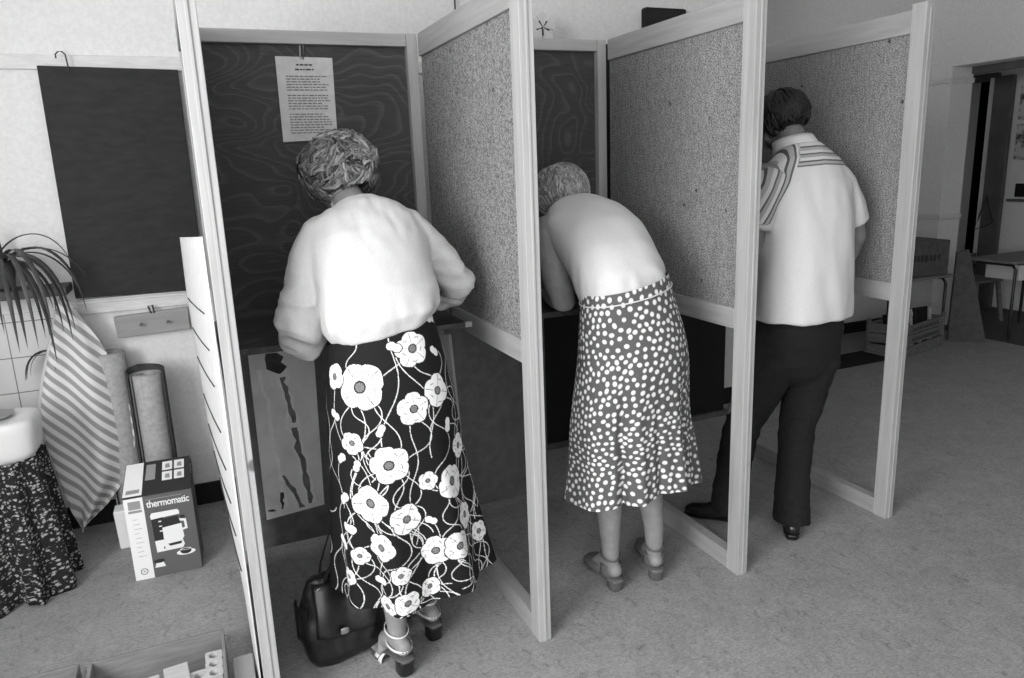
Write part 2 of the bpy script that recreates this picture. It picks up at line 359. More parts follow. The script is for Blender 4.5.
# coat rack board
rk=thing('coat_rack',(-.22,YW-.02,.84),'pale wooden coat rack board with two pegs under the blackboard','coat rack')
MB().prism([(-.372,YW-.045,.935),(-.075,YW-.045,.948),(-.078,YW-.045,.848),(-.368,YW-.045,.842)],(0,.022,0)).build('rack_board',M['rack'],rk,bevel=.003)
for x in (-.27,-.165): MB().tube([(x,YW-.045,.895),(x,YW-.075,.893),(x,YW-.085,.905)],.0045).build('peg',M['steel'],rk,smooth=True)
MB().tube([(-.225,YW-.046,.94),(-.232,YW-.05,.97),(-.215,YW-.05,.972),(-.212,YW-.046,.94)],.004).build('hanging_loop',M['ink'],rk,smooth=True)
# ------------------------------------------------------------------ ruled white sheet on the outside of the booth
def chart():
    me_pts=[(1.38,2.75,-.053),(1.30,2.75,-.053),(1.1,2.75,-.056),(.885,2.75,-.050),(.637,2.75,-.044),(.425,2.75,-.026),(.17,2.75,.0),(.0,2.75,.006)]
    zs=np.linspace(.02,1.36,30)
    def fn(u,v):
        z=.02+v*1.29
        z+=.05*u*v-max(0,v-.93)*.25*max(0,.2-u)*5*.0
        xb=np.interp(z,[q[0] for q in me_pts[::-1]],[q[2] for q in me_pts[::-1]]); yb=np.interp(z,[q[0] for q in me_pts[::-1]],[q[1] for q in me_pts[::-1]])
        x=xb*(1-u)+.012*u-.006*math.sin(u*PI); y=yb*(1-u)+1.99*u
        return (x,y,z)
    o=MB().grid(fn,24,40).build('ruled_sheet',M['paper'],smooth=True,solid=.002)
    tag(o,'tall white ruled sheet curling off the outer left side of the booth','sheet')
    b=MB()
    for z in (1.11,1.01,.91,.78,.67,.57,.47,.36):
        v=(z-.02)/1.29
        pts=[Vector(fn(u,v))+Vector((-.003,0,0)) for u in (.12,.3,.6,.80)]
        b.tube(pts,.0018,6)
    b.build('ruled_line',M['ink'],o,smooth=True); o.children[0]['kind']='stuff'
chart()
# ------------------------------------------------------------------ notice sheet in first stall
nt=thing('notice_sheet',(.43,YB-.03,1.62),'typed notice sheet hanging from a clip on the plywood back of the left stall','notice')
c=lambda x,z,y=YB-.026:(x,y,z)
MB().prism([c(.335,1.915),c(.537,1.912),c(.531,1.625),c(.333,1.618)],(0,.003,0)).build('sheet',M['paper'],nt)
b=MB()
def words(b,x0,x1,z,h,rr,y=YB-.0275):
    x=x0
    while x<x1-.006:
        w=min(rr.uniform(.006,.02),x1-x); b.poly([(x,y,z),(x+w,y,z),(x+w,y,z+h),(x,y,z+h)]); x+=w+.0035
rr=random.Random(3)
words(b,.405,.462,1.884,.005,rr);words(b,.40,.466,1.868,.005,rr)
b.build('heading',M['ink'],nt); b=MB()
for k in range(22):
    if k in (6,13): continue
    words(b,.365,.365+rr.choice([.145,.15,.148,.12]),1.845-k*.0094,.0035,rr)
o=b.build('typed_text',M['faint_ink'],nt); o['kind']='stuff'
MB().tube([(.425,YB-.03,1.955),(.422,YB-.03,1.91),(.432,YB-.03,1.905),(.437,YB-.03,1.96),(.43,YB-.03,1.965)],.0022,8).build('wire_clip',M['steel'],nt,smooth=True)
# ------------------------------------------------------------------ abstract painting under the shelf
pt=thing('abstract_painting',(.24,YB-.04,.17),'tall abstract painting with dark vertical brush marks under the left writing shelf','painting')
yp=YB-.032
MB().prism([(.122,yp,.86),(.365,yp,.86),(.345,yp,.182),(.117,yp,.165)],(0,.008,0)).build('canvas',M['painting'],pt)
def stroke(pts,name,m,dy):
    L=[];Rr=[]
    for x,z,w in pts: L.append((x-w,yp-dy,z)); Rr.append((x+w,yp-dy,z))
    b=MB(); vs=L+Rr; n=len(L); b.add(vs,[(i,n+i,n+i+1,i+1) for i in range(n-1)]); return b.build(name,m,pt)
def jag(x0,z0,x1,z1,w,n,seed,am=.01):
    q=random.Random(seed); return [(x0+(x1-x0)*i/n+q.uniform(-am,am),z0+(z1-z0)*i/n,max(.002,w*q.uniform(.45,1.3))) for i in range(n+1)]
stroke(jag(.222,.86,.30,.20,.024,16,1,.006),'pale_stroke',M['paint_pale'],.0005)
stroke(jag(.16,.78,.20,.20,.008,14,8,.008),'pale_stroke',M['paint_pale'],.0005)
stroke([(.205,.84,.02),(.215,.82,.035),(.21,.80,.028),(.22,.78,.038),(.225,.765,.02),(.228,.755,.004)],'dark_blot',M['paint_dark'],.0012)
stroke(jag(.235,.74,.262,.55,.010,9,2,.004),'dark_stroke',M['paint_mid'],.001)
stroke(jag(.262,.53,.292,.20,.012,12,3,.006),'dark_stroke',M['paint_mid'],.001)
stroke(jag(.20,.34,.26,.19,.010,7,4,.004),'dark_stroke',M['paint_mid'],.001)
stroke(jag(.185,.27,.18,.20,.006,6,5,.003),'dark_stroke',M['paint_dark'],.001)
stroke([(.135,.206,.012),(.14,.2,.013),(.15,.196,.01)],'signature_mark',M['paint_dark'],.001)
# ------------------------------------------------------------------ skirts
def skirt(name,parent,m,rows,folds,nu,nv,raster,hemz=None,phase=0):
    """rows: (s, cx, cy, z, a, b); folds: (angle, width, amp)"""
    S=[r[0] for r in rows]; A=np.array(rows)
    th=np.arange(nu)/nu*2*PI; s=np.linspace(0,1,nv)
    def smooth(k):
        # monotone-ish cubic through rows
        x=np.array(S);y=A[:,k]; d=np.gradient(y,x); out=np.empty(nv)
        for i,t in enumerate(s):
            j=min(max(np.searchsorted(x,t)-1,0),len(x)-2); h=x[j+1]-x[j]; q=(t-x[j])/h
            out[i]=(2*q**3-3*q**2+1)*y[j]+(q**3-2*q**2+q)*h*d[j]+(-2*q**3+3*q**2)*y[j+1]+(q**3-q**2)*h*d[j+1]
        return out
    cx,cy,z,a,b=[smooth(k) for k in range(1,6)]
    TH,SS=np.meshgrid(th,s)
    f=np.zeros_like(TH)
    for ang,wd,am,s0 in folds:
        d=(TH-math.radians(ang)+PI)%(2*PI)-PI
        f+=am*np.exp(-(d/wd)**2)*np.clip((SS-s0)/(1-s0),0,1)**1.25
    X=cx[:,None]+(a[:,None]+f)*np.cos(TH); Y=cy[:,None]+(b[:,None]+f)*np.sin(TH); Z=z[:,None]+np.zeros_like(TH)
    if hemz is not None: Z=Z+hemz(TH,SS)
    V=np.stack([X,Y,Z],-1).reshape(-1,3)
    off=np.array(wloc(parent)); 
    F=[(j*nu+i,j*nu+(i+1)%nu,(j+1)*nu+(i+1)%nu,(j+1)*nu+i) for j in range(nv-1) for i in range(nu)]
    me=bpy.data.meshes.new(name); me.from_pydata((V-off).tolist(),[],F); me.update()
    circ=2*PI*np.sqrt((a*a+b*b)/2); L=np.sum(np.hypot(np.hypot(np.diff(cx),np.diff(cy)),np.diff(z)))
    img=raster(circ,L,nu,nv,s)
    setcol(me,img.reshape(-1)); me.materials.append(m); me.polygons.foreach_set('use_smooth',[True]*len(me.polygons))
    o=bpy.data.objects.new(name,me); link(o,parent); return o
def floral(circ,L,nu,nv,s):
    q=random.Random(11); img=np.full((nv,nu),.010)
    U=np.arange(nu)/nu; row=np.arange(nv)
    def local(u,t):
        j=int(min(max(t,0),1)*(nv-1)); rad=.085; nr=int(rad/L*nv)+1; j0=max(0,j-nr); j1=min(nv,j+nr+1)
        nc=int(rad/circ[j]*nu)+2; ii=(np.arange(-nc,nc+1)+int(u*nu))
        du=(ii/nu-u)*circ[j]; ds=(s[j0:j1]-t)*L
        return np.ix_(np.arange(j0,j1),ii%nu),du[None,:],ds[:,None]
    fl=[(363,384,19),(415,362,14),(436,402,13),(413,410,13),(355,434,10),(389,455,16),(436,337,12),(338,376,11),(397,356,6),(436,371,5),(382,423,5),(446,435,6),(344,451,6),(369,491,16),(405,507,12.5),(379,531,12),(451,487,15),(460,461,11),(342,535,7),(358,542,8),(398,556,8),(376,565,6),(434,545,13),(455,547,13),(467,526,12),(483,554,10),(384,589,9),(404,584,10),(430,515,5),(358,456,5),(349,517,7),(427,478,8),(349,566,8),(428,580,9),(345,490,7),(340,410,6)]
    L2=[]
    for x,y,r in fl:
        t=(y-334)/262; xl=328+t*4; xr=437+t*56; f=max(-.97,min(.97,(2*x-xl-xr)/(xr-xl))); th=-102/180*PI+math.asin(f)
        L2.append(((th/(2*PI))%1,t,r/295.))
    for k in range(46):
        th=q.uniform(-5,155); L2.append(((th/360)%1,q.uniform(.03,.97),q.choice([.018,.035,.045,.05])))
    starts=[(u,t) for u,t,r in L2 for _ in range(2 if r>.03 else 1)]+[(q.random(),q.uniform(-.05,.7)) for _ in range(22)]
    for (u,t) in starts:
        ph=q.uniform(0,6.28); am=q.uniform(.35,1.25); fr=2*PI/q.uniform(.14,.36); base=1.57+q.uniform(-.35,.35)
        for st in range(q.randint(120,380)):
            if 0<=t<=1:
                j=int(t*(nv-1)); ii=np.arange(-2,3)+int(round(u*nu))
                for jj in range(max(0,j-2),min(nv,j+3)):
                    d=np.hypot((ii/nu-u)*circ[j],(s[jj]-t)*L); img[jj,ii[d<.0013]%nu]=.74
            an=base+am*math.sin(ph+fr*st*.0018)
            u=(u+math.cos(an)*.0018/circ[int(min(max(t,0),1)*(nv-1))])%1; t+=math.sin(an)*.0018/L
            if t<-.08 or t>1.05: break
    for u,t,r in L2:
        ix,du,ds=local(u,t); rr=np.hypot(du,ds); an=np.arctan2(ds,du); ph=q.uniform(0,6.28)
        big=r>.026; n=(4+int(u*97)%2) if big else 2
        petal=r*(.80+.20*np.abs(np.cos((an-ph)*n/2))**.6+.015*np.cos(9*an+ph)+.04*np.cos(an-ph))*(1 if big else (.8+.25*np.cos(2*(an-ph))))
        sub=img[ix]; ins=rr<petal; edge=(rr<petal+.003)&~ins
        sub=np.where(edge,.010,sub); sub=np.where(ins,.80,sub)
        if big:
            w=(np.abs(np.sin((an-ph)*n/2))<.05)&(rr<petal*.93)&(rr>r*.25); w|=(np.abs(rr-(r*.62+.1*r*np.sin(3*an+ph)))<.0010)&(np.sin(5*an)>.5)
            sub=np.where(w,.08,sub)
            sub=np.where(rr<r*.27,.02,sub); sub=np.where(rr<r*.20,.22,sub); sub=np.where((rr<r*.20)&(np.sin(an*9)>.6),.08,sub)
        img[ix]=sub
    img[s<.012]=.01
    return img
def dots(circ,L,nu,nv,s):
    q=random.Random(4); img=np.full((nv,nu),.095); pts=[]
    rows_={}; step=.0186
    for k in range(60000):
        u=q.random();t=q.random(); c_=np.interp(t,s,circ) if k%1==0 else 1; ok=True; ri=int(t*L/step)
        for rj in (ri-1,ri,ri+1):
            for (u2,t2) in rows_.get((rj,int(u*40)),()) or ():
                d=abs(u-u2)*c_; e=(t-t2)*L
                if d*d+e*e<step**2: ok=False;break
            if not ok: break
        if ok:
            pts.append((u,t)); w=step/c_
            for cu in {int(((u+o_)%1)*40) for o_ in (-w,0,w)}: rows_.setdefault((ri,cu),[]).append((u,t))
    for u,t in pts:
        j=int(t*(nv-1)); c_=circ[j]; nr=int(.016/L*nv)+2; nc=int(.016/c_*nu)+2; r=q.uniform(.0060,.0074); ang=q.uniform(0,3.14); ec=q.uniform(.85,1.15)
        ii=np.arange(-nc,nc+1)+int(u*nu); jj=np.arange(max(0,j-nr),min(nv,j+nr+1))
        du=(ii/nu-u)[None,:]*c_; ds=(s[jj]-t)[:,None]*L
        x=du*math.cos(ang)+ds*math.sin(ang); y=-du*math.sin(ang)+ds*math.cos(ang)
        d=np.hypot(x*ec,y/ec); ix=np.ix_(jj,ii%nu); sub=img[ix]; v=np.clip((r-d)/.0022+.5,0,1); img[ix]=sub*(1-v)+.74*v
    return img
# ------------------------------------------------------------------ people
def V3(*a): return Vector(a)
def hand(b,wrist,direction,palm_up=(0,0,1),thumb=1,curl=.5,size=1.0):
    """palm, four separate jointed fingers and a side thumb, fused later with the body"""
    w=Vector(wrist); d=Vector(direction).normalized(); n=Vector(palm_up); n=(n-d*n.dot(d)).normalized(); s=d.cross(n)*thumb; S=size
    b.loft([(w-d*.02*S,.024*S,.017*S,s),(w+d*.02*S,.030*S,.015*S,s),(w+d*.055*S,.040*S,.014*S,s),(w+d*.085*S,.041*S,.012*S,s)],16,s)
    for k,(off,ln) in enumerate(((.031,.070),(.0105,.078),(-.0105,.072),(-.031,.056))):
        base=w+d*.083*S+s*off*S; pts=[base-d*.01*S]; dr=d+s*off*1.2; p=base.copy(); a=0; seg=ln*S/3
        for j in range(3):
            a+=curl*(.35+.25*j); dd=(dr*math.cos(a)-n*math.sin(a)).normalized(); p=p+dd*seg; pts.append(p.copy())
        b.tube(pts,[.0088*S,.0083*S,.0076*S,.0066*S],10,s)
    p=w+d*.025*S+s*.028*S; b.tube([p,p+(d*.6+s*.75-n*.2).normalized()*.035*S,p+(d*.6+s*.75-n*.2).normalized()*.035*S+(d*.9+s*.25-n*.3).normalized()*.032*S],[.0125*S,.0105*S,.0085*S],10,n)
def head(b,c,rot,S=1.0):
    """skull, jaw, face features; local -y... faces +Y of rot"""
    Rm=rot.to_matrix(); c=Vector(c)
    def T(x,y,z): return c+Rm@(Vector((x,y,z))*S)
    e=rot
    b.ball(T(0,-.012,.022),.076*S,.094*S,.090*S,e,28)
    b.ball(T(0,.020,-.035),.060*S,.070*S,.075*S,e,24)
    b.ball(T(0,.050,-.085),.032*S,.028*S,.026*S,e,16)
    b.loft([(T(0,.082,.012),.007*S,.006*S,Rm@V3(1,0,0)),(T(0,.096,-.012),.009*S,.009*S,Rm@V3(1,0,0)),(T(0,.103,-.030),.013*S,.010*S,Rm@V3(1,0,0))],10)
    b.tube([T(-.032,.074,.024),T(0,.084,.022),T(.032,.074,.024)],.009*S,10,Rm@V3(0,0,1))
    for k in (-1,1):
        b.ball(T(k*.030,.074,.004),.013*S,.011*S,.0075*S,e,12)
        b.ball(T(k*.046,.050,-.028),.020*S,.018*S,.020*S,e,12)
        b.loft([(T(k*.076,-.008,-.030),.006*S,.010*S,Rm@V3(k,.3,0)),(T(k*.083,-.013,-.008),.007*S,.016*S,Rm@V3(k,.3,0)),(T(k*.084,-.016,.014),.006*S,.016*S,Rm@V3(k,.3,0))],12)
    b.tube([T(-.022,.083,-.055),T(0,.092,-.053),T(.022,.083,-.055)],[.004*S,.0065*S,.004*S],8,Rm@V3(0,0,1))
    b.tube([T(-.018,.082,-.064),T(0,.090,-.065),T(.018,.082,-.064)],[.004*S,.007*S,.004*S],8,Rm@V3(0,0,1))
def foot(b,ankle,toe,heelz,S=1.0,toez=.02):
    """from ankle to toe on a heel"""
    a=Vector(ankle); t=Vector((toe[0],toe[1],toez)); d=(t-a); d.z=0; d.normalize(); sd=Vector((d.y,-d.x,0))
    heel=Vector((a.x,a.y,0))-d*.035*S+V3(0,0,heelz+.03)
    mid=Vector((a.x,a.y,0))+d*.07*S+V3(0,0,heelz*.55+.035); ball=t-d*.055*S+V3(0,0,.012)
    b.loft([(heel,.026*S,.027*S,sd),(Vector((a.x,a.y,0))+V3(0,0,heelz+.038),.030*S,.036*S,sd),(mid,.033*S,.030*S,sd),(ball,.042*S,.020*S,sd),(t,.030*S,.013*S,sd)],18,sd)
    for k in range(5):
        o=(k-2)*.0155*S; b.tube([ball+sd*o,t+sd*o+d*(.012-abs(k-1.2)*.005)],[.009*S,.0075*S],8,sd)
    return d,sd
def shoe(parent,ankle,toe,heelz,kind,S=1.0):
    a=Vector(ankle); t=Vector((toe[0],toe[1],0)); d=(t-a); d.z=0; L=d.length; d.normalize(); sd=Vector((d.y,-d.x,0)); g=Vector((a.x,a.y,0))
    mu,mh,ms={'sandal':('sole','shoe_black','strap'),'strap':('shoe_tan','sole','shoe_tan'),'oxford':('shoe_black','shoe_black','shoe_black')}[kind]
    b=MB(); hz=heelz
    prof=[(-.062,.022,hz),(-.035,.032,hz),(.02,.031,hz*.9),(.06,.031,hz*.5+.004),(L-.055,.045,.010),(L-.01,.043,.008),(L+.022,.028,.009)]
    b.loft([(g+d*x*1+V3(0,0,z-.001),w*S,.007,sd) for x,w,z in prof],18,sd)
    sh=b.build('shoe',M[mu],parent,smooth=True)
    if kind=='oxford':
        u=MB().loft([(g-d*.050+V3(0,0,hz+.028),.028,.026,sd),(g-d*.02+V3(0,0,hz+.045),.037,.046,sd),(g+d*.05+V3(0,0,.055),.040,.040,sd),(g+d*(L-.07)+V3(0,0,.034),.047,.027,sd),(g+d*(L-.0)+V3(0,0,.026),.040,.019,sd),(g+d*(L+.015)+V3(0,0,.022),.026,.014,sd)],20,sd)
        u.build('shoe_upper',M[mu],sh,smooth=True)
    h=MB().loft([(g-d*.030+V3(0,0,.006),.025*S,.028,sd),(g-d*.032+V3(0,0,max(.008,hz*.6)),.025*S,.027,sd),(g-d*.034+V3(0,0,max(.010,hz-.004)),.029*S,.031,sd)],16,sd,cap=False,sq=3)
    h.build('heel',M[mh],sh,smooth=True,bevel=.002)
    if kind in('sandal','strap'):
        def ring(c,ra,rb,tilt,w,n=24,name='strap'):
            b=MB(); ax=(V3(0,0,1)*math.cos(tilt)+d*math.sin(tilt)); f=ax.cross(sd).normalized()
            b.grid(lambda u,v:Vector(c)+sd*ra*math.cos(2*PI*u)+f*rb*math.sin(2*PI*u)+ax*(v-.5)*w,n,3,True)
            return b.build(name,M[ms],sh,smooth=True,solid=.002)
        ring(g+V3(0,0,hz+.075)+d*.004,.035,.042,-.25,.008)          # ankle strap
        if kind=='sandal':
            ring(g-d*.005+V3(0,0,hz+.032),.035,.054,-.10,.009)
            MB().grid(lambda u,v:g+d*(L-.075+.045*v)+sd*.040*math.cos(PI*u)+V3(0,0,.004+.036*math.sin(PI*u)*(1-.25*v)),16,5).build('toe_band',M[ms],sh,smooth=True,solid=.003)
        else:
            # closed counter and vamp
            MB().grid(lambda u,v:g-d*(.048*math.cos((u-.5)*PI)-.01)+sd*.035*math.sin((u-.5)*PI)*1.05+V3(0,0,hz+v*.045),16,6).build('heel_counter',M[mu],sh,smooth=True,solid=.003)
            MB().loft([(g+d*(L-.115)+V3(0,0,.045),.041,.030,sd),(g+d*(L-.06)+V3(0,0,.034),.048,.030,sd),(g+d*(L)+V3(0,0,.022),.038,.020,sd),(g+d*(L+.012)+V3(0,0,.018),.024,.014,sd)],18,sd).build('vamp',M[mu],sh,smooth=True)
    return sh
def locks(name,parent,m,c,rad,rot,n,curl,length,thick,seed,crown=(0,-.3,1),low=-.55,base_shrink=.93,face=True):
    """hair: a close cap plus many tapering locks that follow the skull and curl"""
    q=random.Random(seed); Rm=rot.to_matrix(); c=Vector(c); b=MB()
    rx,ry,rz=rad
    cr=Vector(crown).normalized()
    def surf(p,k=1.0): 
        p=p.normalized(); return Vector((p.x*rx*k,p.y*ry*k,p.z*rz*k))
    def ok(p):  # not on face, not below hairline
        p=p.normalized()
        if face and p.y>.50 and p.z<.28+.12*(1-abs(p.x)): return False
        return p.z>low
    # cap
    def cap(u,v):
        ph=v*2.15; w=2*PI*u; p=Vector((math.sin(ph)*math.cos(w),math.sin(ph)*math.sin(w),math.cos(ph)))
        # lean so the open side is the face
        p=Matrix.Rotation(.55,3,'X')@p
        return c+Rm@surf(p,base_shrink+.03*noise.noise(p*5))
    b.grid(cap,48,22,True); tones=[]
    cnt=0
    while cnt<n:
        p=Vector((q.gauss(0,1),q.gauss(0,1),q.gauss(0,1))).normalized()
        if not ok(p): continue
        cnt+=1
        t=(p-cr*p.dot(cr)); t=t.normalized() if t.length>.05 else Vector((1,0,0))
        sw=Vector((noise.noise(p*2.3+Vector((seed,0,0))),noise.noise(p*2.3+Vector((0,seed,3))),noise.noise(p*2.3+Vector((5,0,seed)))))*1.6*curl
        dr=(t+sw).normalized(); pts=[];rs=[]; pp=p.copy(); lf=(.13*noise.noise(p*3.2+Vector((1,2,seed)))+q.uniform(-.02,.02))*min(1,curl); K=12; ph=9*noise.noise(p*2.6+Vector((seed*1.7,2,1)))+q.uniform(-.5,.5); am=(.75+.5*noise.noise(p*3+Vector((7,seed,0))))*curl
        for k in range(K):
            f=k/(K-1); lift=1.0+lf+.06*math.sin(f*PI)*am+ .07*am*math.sin(ph+f*7)
            pts.append(c+Rm@surf(pp,lift*q.uniform(.99,1.01))); rs.append(thick*(.55+.45*math.sin((f*.9+.1)*PI))*q.uniform(.8,1.2) if k<K-1 else thick*.2)
            nrm=pp.normalized(); sd=nrm.cross(dr); dr=(dr+sd*math.sin(ph+f*6)*.55*am).normalized(); dr=(dr-nrm*dr.dot(nrm)).normalized()
            pp=(pp+dr*length/K/.09).normalized()
            if not ok(pp) : break
        if len(pts)>2:
            k0=len(b.v); b.tube(pts,rs,6); tones.append((k0,len(b.v),min(1,max(0,.5+.5*noise.noise(p*4+Vector((seed,1,1)))+q.uniform(-.38,.38)))))
    o=b.build(name,m,parent,smooth=True); tv=np.full(len(b.v),.15)
    for a0,a1,t_ in tones: tv[a0:a1]=t_
    setcol(o.data,tv,'Tone'); return o
def fabric(seed,amp,sc_=9,z0=None):
    def f(p):
        v=Vector((p[0]*sc_+seed,p[1]*sc_,p[2]*sc_*.8)); return amp*(noise.noise(v)+.5*noise.noise(v*2.3))
    return f
EU=lambda x,y,z:Euler((math.radians(x),math.radians(y),math.radians(z)))
# ---- woman in the floral skirt
def woman_floral():
    O=V3(.47,2.13,0)
    b=MB()
    b.loft([((.47,2.08,.86),.150,.115),((.465,2.07,.94),.155,.115),((.465,2.09,1.06),.125,.095),((.465,2.15,1.18),.145,.095),((.465,2.22,1.30),.160,.085),((.462,2.27,1.36),.110,.065)],28)
    b.loft([((.460,2.28,1.36),.060,.060),((.450,2.31,1.395),.052,.055),((.436,2.345,1.43),.050,.056)],20)
    head(b,(.415,2.395,1.488),EU(-42,-10,24),.98)
    for side,(hx,kx,ak) in ((-1,(.395,.405,(.415,2.005,.125))),(1,(.545,.54,(.548,2.135,.125)))):
        b.loft([((hx,2.09,.90),.085,.095),((hx,2.10,.75),.080,.085),((kx,2.13,.52),.056,.060),((kx,2.10,.45),.050,.052),((kx+.005,ak[1]+.01,.33),.048,.056),((ak[0],ak[1],.20),.034,.038),((ak[0],ak[1],.125),.028,.032)],20)
    foot(b,(.415,2.005,.11),(.385,2.125),.06); foot(b,(.548,2.135,.11),(.512,2.315),.06)
    # arms inside the sleeves, hands resting on the shelf
    b.loft([((.335,2.25,1.315),.042,.042),((.280,2.225,1.17),.034,.034),((.262,2.235,1.050),.030,.030),((.312,2.37,1.028),.027,.026),((.355,2.475,1.022),.024,.019)],16,(1,0,0))
    hand(b,(.360,2.490,1.020),(.45,1,-.06),(0,0,1),-1,.35)
    b.loft([((.600,2.25,1.315),.042,.042),((.70,2.25,1.20),.034,.034),((.755,2.290,1.11),.030,.030),((.69,2.42,1.055),.028,.027),((.625,2.495,1.028),.024,.019)],16,(0,1,0))
    hand(b,(.615,2.505,1.026),(-.75,.7,-.08),(0,0,1),1,.7)
    me=remesh(b,.0048,5)
    o=meshobj(me,'person',M['skin'],None,O); tag(o,'curly-haired woman in white blouse and black poppy-print skirt leaning over the left shelf','person')
    locks('hair',o,M['hair_grey'],(.432,2.388,1.512),(.106,.112,.102),EU(-30,-8,22),1700,1.15,.13,.0046,3,low=-.80)
    # blouse
    q=MB()
    q.loft([((.462,2.085,1.045),.150,.118),((.462,2.083,1.075),.170,.135),((.463,2.095,1.13),.174,.137),((.465,2.145,1.20),.172,.128),((.466,2.20,1.28),.182,.114),((.466,2.245,1.345),.172,.090),((.464,2.268,1.378),.125,.074),((.460,2.290,1.402),.070,.055)],32,cap=False,sq=2.15)
    q.loft([((.385,2.255,1.352),.050,.058),((.340,2.24,1.325),.066,.070),((.300,2.225,1.25),.070,.068),((.262,2.215,1.14),.066,.064),((.248,2.21,1.07),.072,.070),((.252,2.23,1.025),.068,.060),((.285,2.32,1.03),.052,.050),((.318,2.40,1.03),.040,.036)],20,(1,0,0))
    q.loft([((.545,2.255,1.350),.050,.058),((.590,2.24,1.325),.066,.070),((.650,2.235,1.265),.066,.064),((.712,2.245,1.19),.062,.060),((.762,2.265,1.135),.060,.056),((.770,2.31,1.105),.054,.050),((.712,2.41,1.070),.046,.044),((.665,2.465,1.045),.036,.034)],20,(0,1,0))
    me=remesh(q,.0055,18)
    a=co(me)
    def wr(p):
        d=0
        for ex,ey,ez in ((.25,2.22,1.05),(.765,2.28,1.12)):
            r=math.dist(p,(ex,ey,ez)); d+=max(0,1-r/.22)
        v=Vector((p[0]*9+p[2]*6,p[1]*9,p[2]*24)); s=.034*d*(.22-abs(noise.noise(v)))
        v=Vector((p[0]*14+3,p[1]*10,p[2]*7)); vf=Vector((p[0]*34,p[1]*20,p[2]*5)); return s+.004*noise.noise(v)+max(0,1-abs(p[2]-1.08)/.09)*.009*noise.noise(Vector((p[0]*26,p[1]*26,p[2]*9)))+max(0,min(1,(p[2]-1.24)/.1))*.004*noise.noise(vf)
    wrinkle(me,wr); a=co(me); a[:,2]+=(.016+.20*np.clip(a[:,0]-.463,-.17,.17))*np.clip((1.20-a[:,2])/.14,0,1)*np.clip((.25-np.abs(a[:,0]-.463))/.06,0,1); setco(me,a); meshobj(me,'blouse',M['blouse'],o)
    MB().grid(lambda u,v:V3(.4595+.076*math.cos(2*PI*u),2.287+.062*math.sin(2*PI*u)+.02*(v-.5),1.398+.012*v+.012*math.sin(2*PI*u)),36,4,True).build('neckband',M['blouse_trim'],o,smooth=True,solid=.003)
    rows=[(0,.462,2.09,1.085,.140,.112),(.06,.462,2.088,1.045,.152,.122),(.27,.468,2.075,.87,.186,.150),(.55,.478,2.08,.64,.197,.170),(.8,.492,2.09,.43,.215,.190),(1,.505,2.10,.268,.232,.205)]
    folds=[(-112,.16,.035,.25),(-88,.13,-.020,.35),(-62,.17,.030,.25),(-35,.14,-.012,.4),(-14,.20,.035,.3),(-150,.16,.020,.2),(-131,.10,-.018,.3),(175,.2,.03,.3),(140,.2,-.02,.3),(100,.25,.035,.3),(60,.2,-.02,.3),(30,.2,.02,.3)]
    sk=skirt('skirt',o,M['floral'],rows,folds,840,430,floral,lambda TH,S:(1-S)**3*.030*np.cos(TH)-.012*S*np.cos(TH+2.0)-.006*S*np.cos(3*TH))
    b=MB().grid(lambda u,v:V3(.462+.143*math.cos(2*PI*u),2.09+.115*math.sin(2*PI*u),1.05+.035*v),48,3,True)
    shoe(o,(.415,2.005,.11),(.385,2.125),.06,'sandal'); shoe(o,(.548,2.135,.11),(.512,2.315),.06,'sandal')
    return o
woman_floral()
